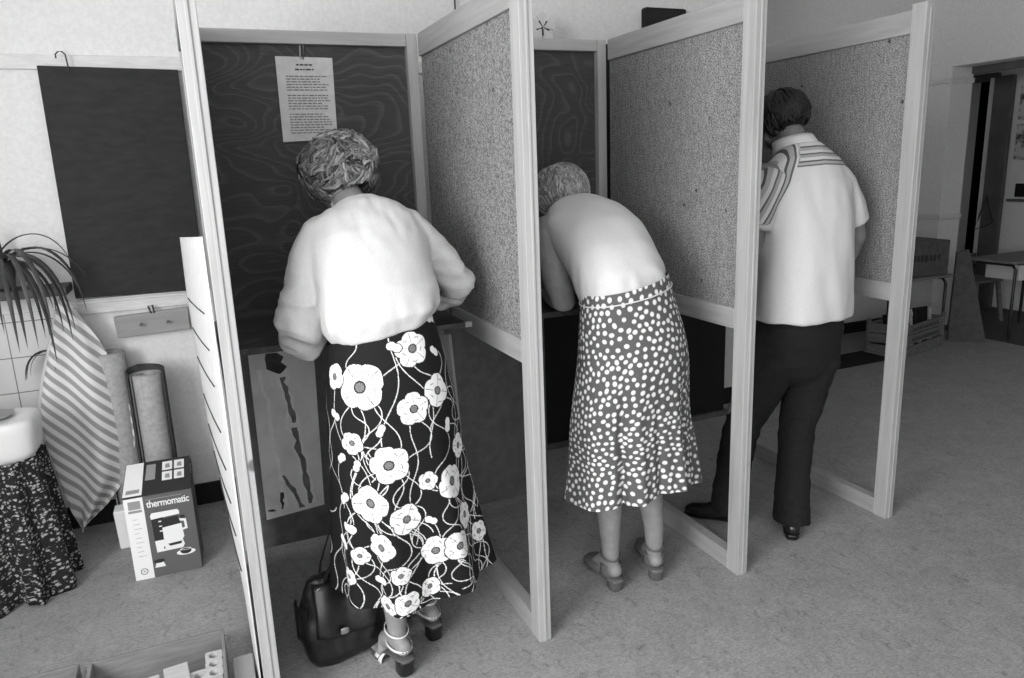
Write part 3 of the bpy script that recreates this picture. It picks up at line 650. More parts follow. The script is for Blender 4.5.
# ---- bending woman in the spotted skirt
def woman_dots():
    O=V3(1.31,2.15,0); b=MB()
    b.loft([((1.31,2.10,.84),.150,.125),((1.31,2.07,.94),.155,.130),((1.295,2.12,1.06),.130,.105),((1.285,2.21,1.17),.145,.095),((1.27,2.32,1.26),.160,.085),((1.255,2.39,1.30),.115,.065)],28)
    b.loft([((1.255,2.38,1.30),.060,.060),((1.250,2.43,1.335),.052,.054),((1.248,2.46,1.36),.050,.055)],20,(1,0,0))
    head(b,(1.247,2.505,1.375),EU(-62,-4,14),.98)
    for hx,kx,ak in ((1.245,1.235,(1.235,2.120)),(1.375,1.395,(1.415,2.112))):
        b.loft([((hx,2.09,.90),.085,.095),((hx,2.10,.75),.080,.085),((kx,2.15,.52),.058,.060),((kx,2.14,.45),.052,.054),((kx,ak[1]+.01,.34),.048,.056),((ak[0],ak[1]+.005,.20),.036,.040),((ak[0],ak[1],.12),.030,.033)],20)
    foot(b,(1.235,2.120,.1),(1.250,2.285),.045); foot(b,(1.415,2.112,.1),(1.495,2.295),.045)
    b.loft([((1.135,2.35,1.275),.058,.058),((1.130,2.32,1.19),.055,.052),((1.135,2.29,1.09),.050,.048),((1.15,2.285,1.035),.044,.044),((1.165,2.36,1.03),.042,.038),((1.185,2.46,1.025),.034,.030),((1.205,2.52,1.02),.025,.019)],18,(1,0,0))
    hand(b,(1.21,2.535,1.018),(.35,1,-.05),(0,0,1),-1,.4)
    b.loft([((1.385,2.35,1.27),.056,.056),((1.42,2.33,1.16),.048,.048),((1.425,2.32,1.05),.042,.042),((1.40,2.43,1.03),.036,.033),((1.36,2.52,1.02),.025,.019)],18,(1,0,0))
    hand(b,(1.355,2.535,1.02),(-.5,.85,-.06),(0,0,1),1,.7)
    me=remesh(b,.0048,5); o=meshobj(me,'person',M['skin'],None,O)
    tag(o,'fair-haired woman in sleeveless white top and spotted skirt bending low over the middle shelf','person')
    locks('hair',o,M['hair_light'],(1.253,2.492,1.398),(.100,.108,.100),EU(-46,-4,14),1600,.42,.15,.0034,9,low=-.85)
    q=MB()
    q.loft([((1.287,2.100,1.055),.146,.114),((1.284,2.112,1.10),.156,.118),((1.284,2.17,1.17),.164,.112),((1.282,2.25,1.245),.172,.098),((1.268,2.34,1.305),.165,.082),((1.258,2.395,1.335),.125,.068),((1.254,2.42,1.348),.075,.055)],32,cap=False,sq=2.3)
    me=remesh(q,.006,24)
    wrinkle(me,lambda p:.004*noise.noise(Vector((p[0]*12,p[1]*12,p[2]*8)))+max(0,1-abs(p[2]-1.12)/.10)*.009*noise.noise(Vector((p[0]*24,p[1]*24,p[2]*10))))
    meshobj(me,'sleeveless_top',M['top'],o)
    rows=[(0,1.286,2.100,1.112,.150,.120),(.05,1.287,2.095,1.070,.158,.126),(.30,1.298,2.075,.89,.192,.158),(.6,1.292,2.09,.67,.205,.175),(.85,1.295,2.085,.53,.212,.185),(1,1.290,2.08,.430,.220,.195)]
    folds=[(-108,.10,.026,.2),(-125,.07,-.040,.15),(-88,.09,-.022,.3),(-66,.11,.024,.2),(-50,.07,-.040,.2),(-25,.14,.040,.3),(-150,.18,.015,.2),(170,.2,.02,.3),(130,.2,-.02,.3),(90,.25,.03,.3),(45,.2,-.02,.3),(15,.2,.02,.3)]
    skirt('skirt',o,M['dots'],rows,folds,760,360,dots,lambda TH,S:(1-S)*.030*np.cos(TH)+.010*S*np.cos(TH)-.050*S*np.cos(TH)**2-.004*S*np.cos(3*TH))
    MB().grid(lambda u,v:V3(1.2865+.160*math.cos(2*PI*u),2.096+.130*math.sin(2*PI*u),1.074+.028*math.cos(2*PI*u)+.004*v),60,2,True).build('waist_piping',M['blouse_trim'],o,smooth=True,solid=.003)
    shoe(o,(1.235,2.120,.1),(1.250,2.285),.045,'strap'); shoe(o,(1.415,2.112,.1),(1.495,2.295),.045,'strap')
woman_dots()
# ---- man
def man():
    O=V3(2.05,2.2,0); b=MB()
    b.loft([((2.13,2.19,.82),.150,.115),((2.14,2.18,.94),.155,.115),((2.145,2.18,1.08),.145,.105),((2.145,2.19,1.25),.165,.110),((2.14,2.20,1.38),.160,.090),((2.14,2.225,1.48),.120,.075)],28)
    b.loft([((2.140,2.23,1.46),.062,.064),((2.142,2.265,1.52),.056,.060),((2.142,2.30,1.58),.054,.058)],20)
    head(b,(2.138,2.350,1.625),EU(-42,-4,14),.98)
    b.loft([((2.285,2.20,1.41),.056,.056),((2.345,2.185,1.30),.052,.052),((2.392,2.19,1.17),.048,.048),((2.398,2.21,1.12),.045,.045),((2.35,2.34,1.08),.038,.036),((2.29,2.46,1.03),.027,.021)],18,(1,0,0))
    hand(b,(2.28,2.475,1.027),(-.5,.9,-.1),(0,0,1),1,.7,1.08)
    b.loft([((1.955,2.20,1.42),.058,.058),((1.92,2.20,1.30),.050,.050),((1.90,2.22,1.15),.044,.044),((1.96,2.35,1.08),.038,.036),((2.02,2.46,1.03),.027,.021)],18,(1,0,0))
    hand(b,(2.025,2.475,1.027),(.35,1,-.1),(0,0,1),-1,.4,1.08)
    for pts in ([((2.22,2.19,.88),.08,.09),((2.22,2.18,.75),.075,.08),((2.16,2.19,.48),.055,.06),((2.075,2.115,.12),.034,.038)],[((2.05,2.20,.88),.08,.09),((2.03,2.22,.75),.075,.08),((1.955,2.30,.48),.055,.06),((1.915,2.30,.12),.034,.038)]):
        b.loft(pts,18)
    foot(b,(2.075,2.115,.09),(2.20,2.27),.02,1.0); foot(b,(1.915,2.30,.09),(1.835,2.45),.02,1.0)
    me=remesh(b,.005,5); o=meshobj(me,'person',M['skin_dark'],None,O)
    tag(o,'dark-haired man in pale short-sleeved shirt with striped yoke and dark trousers at the right shelf','person')
    locks('hair',o,M['hair_black'],(2.140,2.338,1.650),(.088,.104,.096),EU(-34,-4,14),700,.35,.09,.0045,21,low=-.72)
    # trousers
    q=MB()
    q.loft([((2.14,2.18,.98),.155,.118),((2.13,2.18,.88),.172,.132),((2.13,2.185,.80),.178,.135),((2.13,2.19,.73),.165,.125)],28,sq=2.2)
    q.loft([((2.205,2.185,.82),.098,.115),((2.205,2.18,.70),.094,.105),((2.185,2.19,.58),.082,.090),((2.155,2.19,.45),.070,.078),((2.11,2.155,.28),.060,.070),((2.080,2.125,.15),.062,.076),((2.070,2.112,.055),.068,.082)],22,cap=False)
    q.loft([((2.055,2.20,.82),.098,.115),((2.035,2.215,.70),.094,.105),((2.00,2.25,.58),.084,.092),((1.96,2.29,.45),.072,.080),((1.93,2.30,.28),.064,.074),((1.915,2.30,.15),.066,.080),((1.912,2.30,.060),.070,.086)],22,cap=False)
    me=remesh(q,.007,4)
    wrinkle(me,lambda p:.006*noise.noise(Vector((p[0]*8,p[1]*8,p[2]*12)))+.004*noise.noise(Vector((p[0]*5,p[1]*5,p[2]*34))))
    meshobj(me,'trousers',M['trousers'],o)
    # shirt
    q=MB()
    q.loft([((2.122,2.165,.888),.196,.150),((2.122,2.165,.95),.194,.148),((2.126,2.17,1.10),.190,.140),((2.132,2.18,1.25),.196,.130),((2.135,2.195,1.39),.198,.110),((2.137,2.21,1.468),.158,.090),((2.140,2.235,1.525),.086,.072)],36,cap=False,sq=2.3)
    q.loft([((2.245,2.20,1.415),.070,.078),((2.300,2.190,1.375),.070,.076),((2.345,2.182,1.30),.064,.072),((2.368,2.182,1.230),.064,.072)],22,(1,0,0),cap=False)
    q.loft([((1.980,2.20,1.425),.070,.072),((1.935,2.19,1.37),.070,.074),((1.905,2.19,1.30),.066,.074),((1.895,2.195,1.245),.068,.074)],22,(1,0,0),cap=False)
    me=remesh(q,.006,24)
    wrinkle(me,lambda p:.009*noise.noise(Vector((p[0]*13+p[2]*2,p[1]*9,p[2]*2.2)))+.003*noise.noise(Vector((p[0]*22,p[1]*20,p[2]*9))))
    a=co(me)
    # yoke coordinate: 0 near collar, 1 at the lower edge of the striped yoke
    x=np.abs(a[:,0]-2.145); low=np.interp(x,[0,.12,.18,.235,.30],[1.452,1.446,1.425,1.372,1.22])
    y=(a[:,2]-low)/.090; y=np.clip(1-y,0,1); y=np.where(x>.215,.95,y)
    d=(1.995-a[:,0])+.6*(a[:,2]-1.40); y=np.where((d>0)&(a[:,2]>1.262),np.clip(.95-d/.13,0,.95),y)
    at=me.attributes.new('yoke','FLOAT','POINT'); at.data.foreach_set('value',y.astype(np.float32))
    meshobj(me,'shirt',M['shirt'],o)
    MB().grid(lambda u,v:V3(2.140+(.074+.016*(1-v))*math.cos(2*PI*u),2.247+(.070+.016*(1-v))*math.sin(2*PI*u)+.030*v,1.508+.050*v+.020*math.sin(2*PI*u)*-1),40,5,True).build('collar',M['blouse_trim'],o,smooth=True,solid=.004)
    shoe(o,(2.075,2.115,.09),(2.20,2.27),.022,'oxford'); shoe(o,(1.915,2.30,.09),(1.835,2.45),.022,'oxford')
man()
# ------------------------------------------------------------------ handbag
def handbag():
    t=thing('handbag',(.305,2.20,0),'open black leather handbag on the floor beside the floral skirt','handbag')
    q=MB(); r=V3(math.cos(.08),math.sin(.08),0)
    c=V3(.292,2.170,0)
    q.loft([(c+V3(0.02,0,.012),.135,.060),(c+V3(.012,0,.05),.150,.075),(c+V3(0,0,.12),.150,.070),(c+V3(-.006,0,.19),.138,.054),(c+V3(-.01,0,.25),.118,.034),(c+V3(-.012,0,.285),.100,.020)],36,r,cap=False,sq=3)
    me=remesh(q,.006,3)
    wrinkle(me,lambda p:.008*noise.noise(Vector((p[0]*16,p[1]*16,p[2]*9)))+.004*noise.noise(Vector((p[0]*40,p[1]*40,p[2]*20))))
    meshobj(me,'bag_body',M['black_leather'],t)
    n=V3(-r.y,r.x,0)*-1
    MB().grid(lambda u,v:c+r*(-.105+.19*u-.01*v)+n*(.035+.050*math.sin(v*PI*.5)+.008*math.sin(u*9))+V3(0,0,.275-.15*v-.018*math.sin(u*PI)*v),18,10).build('flap',M['black_leather'],t,smooth=True,solid=.004)
    MB().grid(lambda u,v:c+r*(-.142-.012*math.sin(u*5))+n*(-.05+.09*u)+V3(0,0,.20-.12*v),10,8).build('side_gusset',M['black_leather'],t,smooth=True,solid=.004)
    for s,h in ((-.045,.40),(.03,.37)):
        pts=[c+r*(-.08)+n*s*.5+V3(0,0,.22),c+r*(-.055)+n*s+V3(0,0,.30),c+r*(-.02)+n*s+V3(.0,0,h-.01),c+r*(.025)+n*s+V3(0,0,h),c+r*(.06)+n*s+V3(0,0,.30),c+r*.085+n*s*.5+V3(0,0,.21)]
        MB().loft([(p,.009,.004) for p in pts],10,n).build('handle',M['black_leather'],t,smooth=True)
    for x in (-.083,.088): MB().tube([c+r*(x+.013*math.cos(a))+n*.047+V3(0,0,.255+.013*math.sin(a)) for a in np.linspace(0,5.9,12)],.0022,8).build('ring',M['steel'],t,smooth=True)
    MB().loft([(c+n*.092+r*(-.03)+V3(0,0,.122),.013,.003),(c+n*.093+r*(-.03)+V3(0,0,.138),.013,.003)],10,r).build('clasp',M['steel'],t,smooth=True)
handbag()
# ------------------------------------------------------------------ coffee maker box
def coffee_box():
    t=thing('coffee_maker_box',(-.378,2.952,0),'cardboard coffee maker box printed thermomatic with its lid ajar on the floor','box',rz=math.radians(-2))
    Wd,D,Hh=.238,.17,.338
    def L(mb,name,m,par=t,**k): return mb.build(name,m,par,local=True,**k)
    L(MB().box(0,Wd,0,D,0,Hh),'carton',M['box_grey'],bevel=.002)
    L(MB().box(0,.066,-.0012,0,.001,Hh-.001),'white_side_strip',M['box_white'])
    y=-.0015
    b=MB(); f=lambda x,z,dy=0:(x,y-dy,z)
    # picture: 0 white,1 dark,2 mid
    def pol(mi,pts,dy=0): b.mi=mi; b.poly([f(x,z,dy) for x,z in pts])
    def ell(mi,cx,cz,rx,rz,dy=0,n=24): pol(mi,[(cx+rx*math.cos(2*PI*k/n),cz+rz*math.sin(2*PI*k/n)) for k in range(n)],dy)
    pol(0,[(.082,.255),(.088,.266),(.178,.266),(.184,.258),(.184,.245),(.084,.240)],.0003)
    pol(1,[(.084,.240),(.125,.243),(.125,.150),(.086,.150)],.0004)
    pol(0,[(.086,.150),(.180,.152),(.188,.118),(.180,.104),(.088,.102)],.0004)
    pol(1,[(.120,.236),(.176,.240),(.184,.206),(.122,.200)],.0008)
    pol(0,[(.118,.200),(.186,.206),(.190,.150),(.178,.132),(.130,.128),(.118,.145)],.0009)
    pol(0,[(.180,.226),(.204,.222),(.206,.180),(.186,.176),(.186,.184),(.197,.187),(.196,.213),(.182,.216)],.001)
    pol(1,[(.184,.238),(.200,.238),(.202,.226),(.186,.226)],.001)
    pol(1,[(.130,.130),(.180,.133),(.176,.122),(.136,.120)],.0012)
    for z in (.225,.205,.185): pol(0,[(.108,z),(.118,z),(.118,z+.005),(.108,z+.005)],.0008)
    pol(1,[(.094,.190),(.108,.192),(.108,.197),(.094,.195)],.0008)
    pol(1,[(.114,.112),(.118,.112),(.118,.122),(.114,.122)],.0008)
    ell(0,.188,.083,.034,.012,.0004); ell(1,.188,.088,.020,.013,.0007); ell(0,.188,.096,.020,.005,.0009); ell(1,.188,.096,.015,.003,.0011)
    pol(0,[(.072,.040),(.110,.040),(.104,.062),(.080,.062)],.0004); ell(1,.090,.066,.020,.008,.0007)
    L(b,'coffee_maker_picture',[M['box_white'],M['box_dark'],M['box_mid']])
    b=MB(); b.poly([f(.014,.292,.0005),(.056,y-.0005,.292),(.056,y-.0005,.325),f(.014,.325,.0005)]); L(b,'maker_emblem',M['box_mid'])
    b=MB(); b.poly([f(.012,.278,.0005),f(.058,.278,.0005),f(.058,.288,.0005),f(.012,.288,.0005)])
    for k in range(9): z=.25-k*.019; b.poly([f(.022,z,.0005),f(.022+.028*(.6+.4*((k*7)%3)/2),z,.0005),f(.022+.028*(.6+.4*((k*7)%3)/2),z+.0016,.0005),f(.022,z+.0016,.0005)])
    L(b,'small_print',M['box_mid'])['kind']='stuff'
    b=MB(); n=20
    b.add([(.034+r_*math.cos(2*PI*k/n),y-.0006,.034+r_*math.sin(2*PI*k/n)) for r_ in (.013,.0105) for k in range(n)],[(k,(k+1)%n,n+(k+1)%n,n+k) for k in range(n)]).poly([(.028,y-.0006,.040),(.034,y-.0006,.031),(.041,y-.0006,.038),(.034,y-.0006,.035)])
    L(b,'round_seal',M['box_dark'])
    cu=bpy.data.curves.new('lettering','FONT'); cu.body='thermomatic'; cu.size=.0345; cu.extrude=.0003; cu.space_character=.93; cu.offset=.0006
    o=bpy.data.objects.new('lettering',cu); cu.materials.append(M['box_white']); link(o,t); o.location=(.076,y-.0006,.291); o.rotation_euler=(PI/2,0,0)
    bpy.context.view_layer.update(); w_=o.dimensions.x; me=bpy.data.meshes.new_from_object(o.evaluated_get(bpy.context.evaluated_depsgraph_get())); ml=o.location.copy(); bpy.data.objects.remove(o)
    o=bpy.data.objects.new('lettering',me); link(o,t); o.location=ml; o.rotation_euler=(PI/2,0,0); o.scale=(.150/w_,1.15,1)
    L(MB().box(.076,.20,y-.0006,y,.322,.3245),'thin_print_line',M['box_mid'])
    # lid ajar, hinged on the back edge... sloping up from the front
    Rm=Matrix.Rotation(math.radians(20),4,'X')
    def lp(x,yy,z): p=Rm@Vector((x,yy,z)); return (p.x,p.y-.004,p.z+Hh+.004)
    b=MB(); b.prism([lp(-.002,0,0),lp(Wd+.002,0,0),lp(Wd-.004,.19,0),lp(.004,.19,0)],(0,0,.004)); lid=L(b,'lid',M['box_dark'])
    L(MB().prism([lp(0,.002,.0045),lp(.066,.002,.0045),lp(.068,.188,.0045),lp(.006,.188,.0045)],(0,0,.0006)),'lid_white_patch',M['box_white'],lid)
    L(MB().prism([lp(.010,.015,.0055),(lp(.056,.015,.0055)),lp(.058,.035,.0055),lp(.012,.035,.0055)],(0,0,.0005)),'lid_emblem',M['box_mid'],lid)
    for i in range(2):
        for j in range(2):
            x=.135+i*.043; z=.065+j*.060
            L(MB().prism([lp(x,z,.0045),lp(x+.036,z,.0045),lp(x+.036,z+.05,.0045),lp(x,z+.05,.0045)],(0,0,.0006)),'lid_picture',M['box_white'],lid)
            L(MB().prism([lp(x+.010,z+.012,.0056),lp(x+.028,z+.010,.0056),lp(x+.026,z+.036,.0056),lp(x+.012,z+.034,.0056)],(0,0,.0004)),'lid_picture_mark',M['box_mid'],lid)
    L(MB().prism([lp(.075,.08,.0045),lp(.110,.08,.0045),lp(.112,.17,.0045),lp(.079,.17,.0045)],(0,0,.0006)),'lid_panel',M['box_mid'],lid)
    L(MB().prism([(Wd,.02,Hh),(Wd,D,Hh),lp(Wd,.185,0)],(.002,0,0)),'side_flap',M['box_dark'])
    L(MB().prism([lp(.004,.188,0),lp(Wd-.004,.188,0),lp(Wd-.004,.19,-.035),lp(.004,.19,-.035)],(0,.003,0)),'tuck_flap',M['box_dark'])
coffee_box()
tag(MB().prism([(-.455,3.26,.0),(-.36,3.26,0),(-.355,3.26,.17),(-.46,3.26,.17)],(0,.08,0)).build('wastebasket',M['box_white'],bevel=.006),'small pale wastebasket on the floor behind the coffee maker box','wastebasket')
# ------------------------------------------------------------------ rolls
def roll(name,cx,cy,z1,r,turns,label,lean=(0,0),wrap=False):
    t=thing(name,(cx,cy,0),label,'roll')
    def fn(u,v):
        a=u*turns*2*PI+2.2; rr=r*(1-.55*(1-u)) ; return (cx+rr*math.cos(a)+lean[0]*v,cy+rr*math.sin(a)+lean[1]*v,v*z1)
    MB().grid(fn,110,10).build('rolled_felt',M['roll_paper'],t,smooth=True,solid=.006)
    if wrap:
        MB().grid(lambda u,v:(cx+(r+.014)*math.cos(.5+u*4.2)+lean[0]*v,cy+(r+.02)*math.sin(.5+u*4.2)*-1*-1+lean[1]*v,v*(z1+.02)),40,8).build('dark_backing_sheet',M['roll_dark'],t,smooth=True,solid=.005)
    return t
roll('felt_roll',-.395,3.44,.80,.066,3.2,'pale rolled felt standing against the wall beside the striped towel',(-.01,.03))
rb=roll('felt_roll',-.262,3.30,.715,.062,3.2,'rolled felt wrapped in a dark sheet standing behind the coffee maker box',(-.005,.06))
MB().grid(lambda u,v:(-.262+(.069+.006*u)*math.cos(-.45+u*4.1)-.005*v,3.303+(.070)*math.sin(-.5+u*4.3)+.06*v,v*(.745-.03*abs(u-.6))),40,8).build('dark_backing_sheet',M['roll_dark'],rb,smooth=True,solid=.005)
# ------------------------------------------------------------------ washbasin corner
struct(MB().box(-1.6,-.545,YW-.008,YW,.50,.985),'wall_tiling',M['tile'])
ws=thing('washbasin',(-.95,3.25,0),'white enamel washbasin with sprigged dark curtain beneath at the left edge','washbasin')
q=MB(); q.loft([((-.96,3.07,.53),.30,.10),((-.96,3.07,.56),.335,.12),((-.96,3.07,.66),.345,.13),((-.96,3.07,.69),.34,.128)],40,cap=False,sq=5)
me=remesh(q,.012,4); meshobj(me,'basin',M['enamel'],ws)
MB().loft([((-.96,3.07,.70),.27,.08),((-.96,3.07,.702),.27,.08)],30,cap=False,sq=4).build('bowl_recess',M['box_mid'],ws)
MB().tube([(-.94,3.58,.83),(-.94,3.46,.86),(-.94,3.25,.88),(-.94,3.18,.84)],.012).build('tap',M['steel'],ws,smooth=True)
def cur():
    per=[(-1.32,2.95),(-.72,2.95),(-.655,2.98),(-.635,3.04),(-.635,3.16)]
    seg=[0]
    for a,c in zip(per,per[1:]): seg.append(seg[-1]+math.dist(a,c))
    def fn(u,v):
        s=u*seg[-1]; i=max(k for k in range(len(per)-1) if seg[k]<=s+1e-9); f=(s-seg[i])/(seg[i+1]-seg[i]); a=per[i];c=per[i+1]
        x=a[0]+(c[0]-a[0])*f; y=a[1]+(c[1]-a[1])*f; tx,ty=(c[0]-a[0]),(c[1]-a[1]); l=math.hypot(tx,ty); nx,ny=ty/l,-tx/l
        am=.010+.020*v; d=am*math.sin(u*46+.8*math.sin(u*17))+.035*v-.004
        z=.545*(1-v)+.010*v+.008*math.sin(u*30)*v
        return (x+nx*d,y+ny*d,z)
    b=MB().grid(fn,260,26); o=b.build('basin_curtain',M['curtain'],ws,smooth=True,solid=.002)
    setuv(o.data,lambda i:((i%260)/259*seg[-1]*80,(i//260)/25*.55*80))
cur()
# wall ledge, plants
ld=tag(MB().prism([(-.84,YW-.17,1.062),(-.51,YW-.17,1.062),(-.51,YW,1.062),(-.84,YW,1.062)],(0,0,.035)).build('wall_shelf',M['card'],bevel=.004),'narrow dark wooden shelf on the wall carrying the spider plant','shelf')
def leaf(b,base,dr,l,droop,w,K=16):
    p=Vector(base); d=Vector(dr).normalized(); pts=[p.copy()];ds=[d.copy()]
    for k in range(K):
        f=k/K; d=(d+V3(0,0,-droop*(f+.25)/K)).normalized(); p=p+d*l/K; pts.append(p.copy()); ds.append(d.copy())
    sd=ds[0].cross(V3(0,0,1)); sd=sd.normalized() if sd.length>.05 else V3(1,0,0)
    L=[];Rr=[]; C_=[]
    for k,q_ in enumerate(pts):
        f=k/K; ww=w*(1-f**2.2)*(.55+.45*min(1,f*4)); up=sd.cross(ds[k]).normalized(); L.append(q_-sd*ww+up*ww*.35); Rr.append(q_+sd*ww+up*ww*.35); C_.append(q_)
    n=K+1; b.add(L+C_+Rr,[(i,i+1,n+i+1,n+i) for i in range(K)]+[(n+i,n+i+1,2*n+i+1,2*n+i) for i in range(K)])
pl=thing('spider_plant',(-.74,YW-.09,1.098),'drooping spider plant in a pot on the wall shelf above the towel','plant')
MB().loft([((-.74,YW-.09,1.105),.045,.045),((-.74,YW-.09,1.19),.060,.060),((-.74,YW-.09,1.192),.066,.066),((-.74,YW-.09,1.21),.066,.066)],24,cap=False).build('pot',M['pot'],pl,smooth=False)
q=random.Random(2)
specs=[((.6,-.4,.55),.58,5.2,.012),((.15,-.7,.6),.62,6,.013),((.4,-.6,.2),.66,6.5,.012),((.1,-.4,.2),.6,7,.012),((.75,-.35,.45),.46,3.6,.010),((.9,-.2,.6),.42,3.0,.010),((.55,-.5,.4),.62,5.0,.013),((.35,-.6,.5),.66,5.5,.013),((.2,-.5,.35),.66,6.5,.012),((.45,-.35,.3),.62,6.5,.013),((.12,-.3,1.3),.20,.4,.010),((.05,-.7,.3),.55,6,.013),((-.1,-.6,.4),.6,5.5,.012),((-.4,-.4,.5),.55,5,.012),((.6,-.2,.9),.45,4.2,.009),((.8,-.6,.3),.40,4,.009),((.3,-.2,.1),.5,6,.011),((-.7,-.3,.6),.5,4,.012),((.02,-.2,1),.16,.8,.008),((.5,-.7,.2),.5,6,.011),((.25,-.75,.2),.55,6,.012)]
for dr,l,dp,w in specs:
    b=MB(); l*=.88; leaf(b,(-.74+q.uniform(-.02,.02),YW-.09+q.uniform(-.02,.02),1.205),dr,l,dp,w); b.build('leaf',M['leaf'],pl,smooth=True,solid=.0015)
pl2=thing('trailing_cutting',(-.60,YW-.06,.80),'small trailing plantlet hanging in front of the white tiles','plant')
MB().tube([(-.56,YW-.15,1.07),(-.565,YW-.12,.95),(-.585,YW-.07,.86),(-.60,YW-.06,.82)],.002,6).build('runner',M['leaf'],pl2,smooth=True)
for k in range(9):
    b=MB(); a=q.uniform(0,6.28); leaf(b,(-.60,YW-.065,.82),(math.cos(a)*.9,-abs(math.sin(a))*.4,.35),q.uniform(.12,.2),5,.006,10); b.build('leaf',M['leaf'],pl2,smooth=True,solid=.001)
# striped towel hanging from a hook
def towel():
    t=thing('striped_towel',(-.53,3.42,1.03),'diagonally striped towel hanging from a wall hook beside the washbasin','towel')
    # outline in (x,z): apex at hook, spreading to a lower point
    Lz=[1.045,.98,.86,.72,.56,.42,.28,.16,.085]; Lx=[-.545,-.565,-.600,-.645,-.680,-.665,-.645,-.625,-.600]
    Rx=[-.530,-.485,-.425,-.380,-.350,-.348,-.385,-.490,-.585]
    def fn(u,v):
        z=1.045-v*.965; i=np.interp(z,Lz[::-1],Lx[::-1]); j=np.interp(z,Lz[::-1],Rx[::-1])
        x=i+(j-i)*u; fold=.020*math.sin(u*11+v*2)*min(1,v*4)*(.4+.6*v)+.03*math.sin(u*PI)*min(1,v*3)
        return (x,3.44-fold-.05*v,z+.004*math.sin(u*20))
    o=MB().grid(fn,70,90).build('cloth',M['towel'],t,smooth=True,solid=.003)
    def uvf(i):
        u=(i%70)/69; v=(i//70)/89; p=fn(u,v); x,z=p[0]+.53,p[2]-1.04
        a=math.radians(-33); return ((x*math.sin(math.radians(50))+z*math.cos(math.radians(50)))*28,x*20)
    setuv(o.data,uvf)
    def fn2(u,v):
        z=1.0-v*.70; x=np.interp(z,Lz[::-1],Lx[::-1])-.012+.075*u-.02*v; return (x,3.475-.01*math.sin(u*5),z)
    MB().grid(fn2,14,30).build('back_fold',M['paper'],t,smooth=True,solid=.002)
    MB().tube([(-.545,3.445,1.03),(-.54,3.44,1.052),(-.530,3.445,1.03)],.003,8).build('hanging_loop',M['paper'],t,smooth=True)
towel()
tag(MB().tube([(-.537,YW,1.02),(-.537,3.46,1.03),(-.537,3.44,1.045),(-.537,3.43,1.07)],.004,8).build('wall_hook',M['ink'],smooth=True),'dark wall hook holding the striped towel','hook')
# ------------------------------------------------------------------ trays of blocks on the floor
def tray(x0,x1,y0,y1,h,label,rz=0,wood='crate_pale'):
    t=thing('wooden_tray',((x0+x1)/2,(y0+y1)/2,0),label,'tray')
    w=.010
    MB().box(x0,x1,y0,y1,0,.008).build('tray_base',M['traywood'],t)
    for a in ((x0,x1,y1-w,y1),(x0,x1,y0,y0+w),(x0,x0+w,y0+w,y1-w),(x1-w,x1,y0+w,y1-w)): MB().box(*a,.008,h).build('tray_side',M['traywood'],t,bevel=.002)
    t.rotation_euler=(0,0,rz); return t
M['traywood']=noisy('tray_plywood',.17,.24,8,.6,stretch=(1,1,8)); M['block_wood']=noisy('block_wood',.42,.52,14,.6,stretch=(1,6,1))
tray(-.455,-.075,2.00,2.31,.10,'open plywood tray holding toy blocks at the bottom edge of the floor',math.radians(0))
tray(-.86,-.485,2.02,2.335,.09,'second plywood tray at the lower left corner, mostly out of view')
def wood_block(x,y,z,w,d,h,rz,label):
    b=MB().box(-w/2,w/2,-d/2,d/2,0,h); o=b.build('toy_block',M['block_wood'],None,local=True,bevel=.003); o.location=(x,y,z); o.rotation_euler=(0,0,rz)
    tag(o,label,'toy block',group='wooden toy blocks in the tray'); return o
wood_block(-.292,2.135,.009,.072,.13,.060,.12,'solid pale toy block lying leftmost in the tray')
wood_block(-.212,2.145,.009,.068,.14,.068,.10,'solid pale toy block lying second from the left in the tray')
def holed(x,y,z,w,d,h,rz,nh,label):
    # slab with round holes in its top face
    b=MB(); n=20; cw=d/nh; r=w*.30
    for k in range(nh):
        cy=-d/2+cw*(k+.5)
        sq=[];
        for i in range(n):
            a=2*PI*i/n+PI/n; cxx,cyy=math.cos(a),math.sin(a); m_=max(abs(cxx)/(w/2),abs(cyy)/(cw/2)); sq.append((cxx/m_,cy+cyy/m_))
        cir=[(r*math.cos(2*PI*i/n+PI/n),cy+r*math.sin(2*PI*i/n+PI/n)) for i in range(n)]
        vs=[(p[0],p[1],h) for p in sq]+[(p[0],p[1],h) for p in cir]+[(p[0],p[1],h*.35) for p in cir]+[(p[0],p[1],0) for p in sq]
        fs=[(i,(i+1)%n,n+(i+1)%n,n+i) for i in range(n)]+[(n+i,n+(i+1)%n,2*n+(i+1)%n,2*n+i) for i in range(n)]+[(i,3*n+i,3*n+(i+1)%n,(i+1)%n) for i in range(n)]+[tuple(2*n+i for i in range(n)),tuple(3*n+i for i in range(n-1,-1,-1))]
        b.add(vs,fs)
    o=b.build('holed_block',M['block_wood'],None,local=True); o.location=(x,y,z); o.rotation_euler=(0,0,rz); tag(o,label,'toy block',group='drilled toy blocks in the tray'); return o
holed(-.153,2.12,.009,.048,.10,.058,.05,2,'drilled toy block with round holes, lower of the two in the tray')
holed(-.110,2.15,.009,.048,.13,.080,.0,3,'drilled toy block with round holes nearest the tray corner')
tag(MB().box(-.060,.000,2.02,2.20,0,.06).build('grey_carton',M['box_mid'],bevel=.004),'small grey carton on the floor beside the toy tray','carton')
